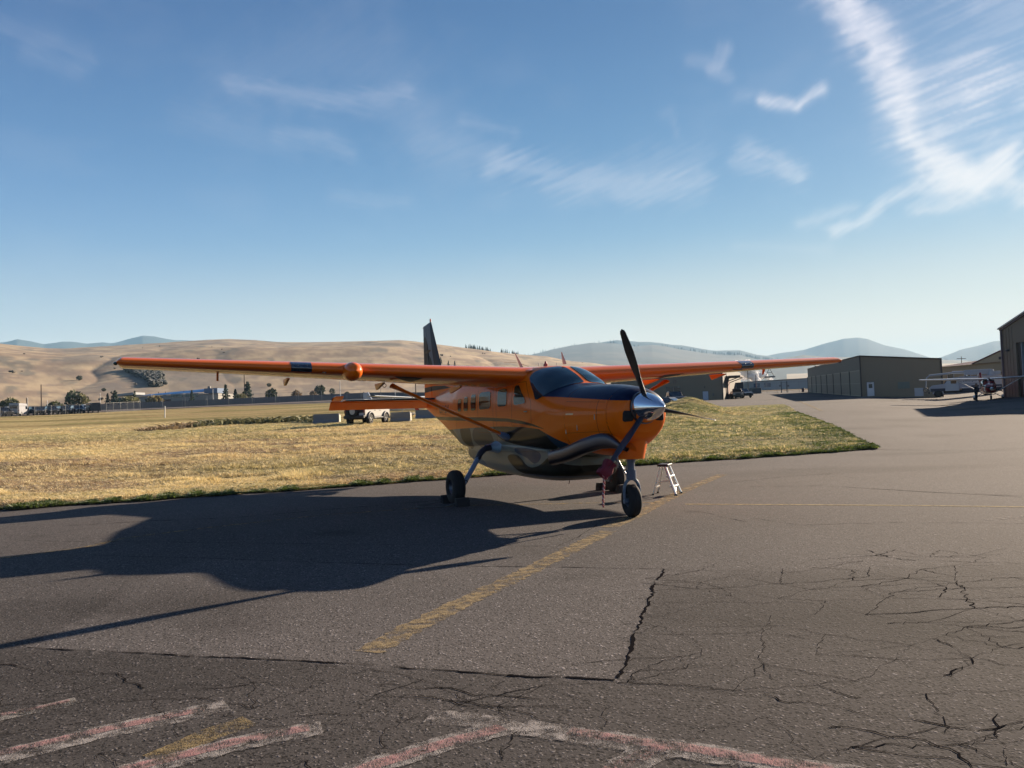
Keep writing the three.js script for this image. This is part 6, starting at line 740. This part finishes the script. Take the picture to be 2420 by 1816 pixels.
{ // boom truck
  const p = away(2284, 118); const o = thing('boom_truck', 'white boom truck with a folded arm and a bucket, parked before the red-roofed building', 'boom truck', [p.x, p.y, p.z], Math.atan2(-p.x, -p.z) - Math.PI / 2 + .06); // front faces left in the photo
  const white = paintMat([.3, .33, .38]), grey = std([.3, .33, .37], .5);
  part('hood', prism([[2.6, .95], [4.55, .95], [4.6, 1.5], [4.3, 1.75], [2.6, 1.95]], 2.2), white, o); part('cab', prism([[.9, .95], [2.7, .95], [2.65, 1.95], [2.1, 2.75], [.9, 2.8]], 2.25, .08), white, o); part('cab_window', [box(.03, .6, .7, 1.09, 2.28, 1.55), box(.03, .6, .7, -1.09, 2.28, 1.55)], carGlass, o); part('windshield', box(1.8, .75, .05, 0, 0, 0).rotateX(-.6).translate(0, 2.36, 2.48), carGlass, o);
  part('tank_body', prism([[-4.4, 1.3], [.8, 1.3], [.8, 2.85], [-3.9, 2.95], [-4.4, 2.8]], 2.35), white, o); part('chassis', box(1.3, .4, 8.6, 0, .85, -.1), std([.02, .024, .035], .7), o); part('side_skirt', [box(.1, .5, 3.2, 1.1, 1.0, -1.2), box(.1, .5, 3.2, -1.1, 1.0, -1.2)], std([.025, .035, .06], .6), o); part('lower_body', [box(.06, .42, 1.9, 1.12, 1.12, 3.6), box(.06, .42, 1.9, -1.12, 1.12, 3.6), box(.1, .6, 4.6, 1.14, 1.3, -2.1), box(.1, .6, 4.6, -1.14, 1.3, -2.1)], std([.02, .028, .05], .6), o, 'dark blue lower panels'); part('panel_door', [box(.03, .6, 1.5, 1.19, 1.5, .1), box(.03, .6, 1.5, -1.19, 1.5, .1)], white, o);
  for (const s of [-1, 1]) for (const z of [3.55, -2.7]) { const w = carWheel(.52, .32, blackTrim); w.position.set(s * 1.0, .52, z); o.add(w); part('fender', new THREE.TorusGeometry(.64, .09, 8, 20, Math.PI).rotateY(Math.PI / 2).translate(s * 1.05, .55, z), white, o); }
  part('boom', [bar([0, 3.45, -3.4], [0, 3.6, 1.6], .22, 4), bar([0, 3.55, 1.4], [0, 3.3, 4.6], .15, 4), bar([0, 3.3, 4.6], [0, 2.9, 5.0], .09, 8), bar([0, 2.9, 5.0], [0, 1.3, 5.1], .07, 8)], grey, o); part('turret', [cyl(.5, .4, .9, 0, 2.9, -3.2, 14), box(.7, .5, 1.6, 0, 3.3, -3.6, .05)], grey, o); part('boom_housing', box(.7, .75, 3.4, 0, 3.5, -1.6, .08), grey, o);
  part('bucket', [box(1.2, 1.2, .06, 0, .95, 5.5), box(1.2, 1.2, .06, 0, .95, 6.6), box(.06, 1.2, 1.1, .6, .95, 6.05), box(.06, 1.2, 1.1, -.6, .95, 6.05), box(1.2, .06, 1.1, 0, .38, 6.05)], std([.34, .38, .42], .6), o, 'pale bucket at the end of the folded boom'); part('hose_reel', new THREE.TorusGeometry(.3, .1, 8, 18).rotateY(Math.PI / 2).translate(.6, 1.2, 5.15), std([.16, .14, .12], .8), o); for (const z of [-.2, -1.6]) part('beacon', cyl(.1, .09, .16, .7, 3.0, z, 10), std([.6, .6, .58], .1, .5), o);
  { const cv = document.createElement('canvas'); cv.width = 512; cv.height = 128; const c = cv.getContext('2d'); c.fillStyle = 'rgb(166,172,180)'; c.fillRect(0, 0, 512, 128); c.fillStyle = 'rgb(20,26,52)'; c.font = 'bold 78px sans-serif'; c.fillText('swissport', 14, 88); c.beginPath(); c.moveTo(440, 26); c.lineTo(505, 26); c.lineTo(490, 58); c.lineTo(425, 58); c.fill(); c.beginPath(); c.moveTo(418, 68); c.lineTo(484, 68); c.lineTo(470, 100); c.lineTo(404, 100); c.fill(); const t = new THREE.CanvasTexture(cv); t.colorSpace = THREE.SRGBColorSpace; for (const s of [-1, 1]) part('lettering', new THREE.PlaneGeometry(3.0, .62).rotateY(s * Math.PI / 2).translate(s * 1.212, 2.3, -1.0), new THREE.MeshStandardMaterial({ map: t, roughness: .5 }), o); }
  o.scale.setScalar(.9); part('headlight', [box(.3, .2, .06, .75, 1.3, 4.66), box(.3, .2, .06, -.75, 1.3, 4.66)], lampGlass, o); part('bumper', box(2.2, .28, .2, 0, .75, 4.75, .04), blackTrim, o); shade(o);
}
{ // person under the wing of the parked aircraft, far off
  const p = away(2308, 90); const o = thing('person', 'person in dark clothes standing under the wing of the parked aircraft', 'person', [p.x, p.y, p.z], .5);
  const J = { pelvis: [0, .93, 0, .15], chest: [0, 1.25, .03, .165], neck: [0, 1.46, .04, .065], head: [0, 1.62, .06, .1], crown: [0, 1.68, .05, .095], sL: [-.19, 1.4, .03, .07], sR: [.19, 1.4, .03, .07], eL: [-.27, 1.13, .0, .05], eR: [.27, 1.13, 0, .05], hL: [-.2, .93, .16, .042], hR: [.22, .92, .14, .042], kL: [-.12, .5, .03, .075], kR: [.13, .5, -.02, .075], aL: [-.13, .09, 0, .05], aR: [.15, .09, -.04, .05], tL: [-.14, .05, .15, .045], tR: [.17, .05, .11, .045], pL: [-.1, .9, 0, .1], pR: [.1, .9, 0, .1] };
  const bones = [['pelvis', 'chest'], ['chest', 'neck'], ['neck', 'head'], ['head', 'crown'], ['chest', 'sL'], ['chest', 'sR'], ['sL', 'eL'], ['sR', 'eR'], ['eL', 'hL'], ['eR', 'hR'], ['pL', 'kL'], ['pR', 'kR'], ['kL', 'aL'], ['kR', 'aR'], ['aL', 'tL'], ['aR', 'tR'], ['pelvis', 'pL'], ['pelvis', 'pR']];
  const field = (x, y, z) => { let s = 0; for (const [a, b] of bones) { const A = J[a], B = J[b], dx = B[0] - A[0], dy = B[1] - A[1], dz = B[2] - A[2], t = clamp(((x - A[0]) * dx + (y - A[1]) * dy + (z - A[2]) * dz) / (dx * dx + dy * dy + dz * dz + 1e-9)); const d = Math.hypot(x - A[0] - dx * t, y - A[1] - dy * t, z - A[2] - dz * t) - lerp(A[3], B[3], t); s += Math.exp(-d * 45); } return -Math.log(s) / 45; };
  const { MarchingCubes } = await import('three/addons/objects/MarchingCubes.js'); const N = 110, mc = new MarchingCubes(N, std([.02, .02, .025]), false, false, 200000); const S = .95; for (let k = 0; k < N; k++) for (let j = 0; j < N; j++) for (let i = 0; i < N; i++) mc.field[k * N * N + j * N + i] = -field(((i - N / 2) / (N / 2)) * S, ((j - N / 2) / (N / 2)) * S + .9, ((k - N / 2) / (N / 2)) * S); mc.isolation = 0; mc.update();
  const n = mc.count, g = new THREE.BufferGeometry(); g.setAttribute('position', new THREE.Float32BufferAttribute(mc.positionArray.slice(0, n * 3), 3)); g.setAttribute('uv', new THREE.Float32BufferAttribute(new Array(n * 2).fill(0), 2)); g.scale(S, S, S).translate(0, .9, 0); g.computeVertexNormals(); const col = new Float32Array(n * 3), q = g.attributes.position; for (let i = 0; i < n; i++) { const y = q.getY(i), c = y > 1.68 ? [.03, .02, .015] : y > 1.47 ? [.25, .15, .1] : y > .95 ? [.02, .022, .03] : [.018, .02, .03]; col.set(c, i * 3); } g.setAttribute('color', new THREE.BufferAttribute(col, 3)); part('body', g, new THREE.MeshStandardMaterial({ vertexColors: true, roughness: .9 }), o); shade(o);
}
{ // shrubs in a loose row in the field, short of the wagon
  const r = rng(41); const spots = [[352, 1020, 1.0], [392, 1018, 1.1], [432, 1013, 1.4], [470, 1011, 1.2], [505, 1007, 1.6], [540, 1005, 1.7], [575, 1004, 1.5], [612, 1003, 1.6], [650, 1001, 1.7], [690, 999, 1.4], [728, 998, 1.6], [750, 1000, 1.2]]; const words = ['leftmost dry shrub', 'second dry shrub', 'third shrub', 'fourth shrub', 'fifth shrub', 'sixth shrub', 'seventh shrub', 'eighth shrub', 'ninth shrub', 'tenth shrub', 'eleventh shrub', 'rightmost shrub'];
  spots.forEach(([x, y, w], i) => { const p = ground(x, y); const o = thing('field_shrub', `${words[i]} from the left in the low row across the field${i > 9 ? ', beside the concrete barrier' : ''}`, 'shrub', [p.x, p.y + .02, p.z], r() * 6, 'low shrubs in a row across the field'); const c = i < 3 ? [.26, .19, .11] : [.17, .17, .085]; const g = tuftGeo(90, .62, .75, .05, 100 + i, true); const m = new THREE.MeshPhysicalMaterial({ color: new THREE.Color().setRGB(...c), roughness: 1, vertexColors: true, transmission: .25, thickness: 0, side: THREE.DoubleSide }); const k = w * 1.15; const s = part('foliage', g.scale(k * 1.5, k * .62, k * 1.1), m, o); part('stem', cyl(.03, .02, .3, 0, 0, 0, 6), woodPole, o); shade(o); }); }
renderer.render(scene, camera);
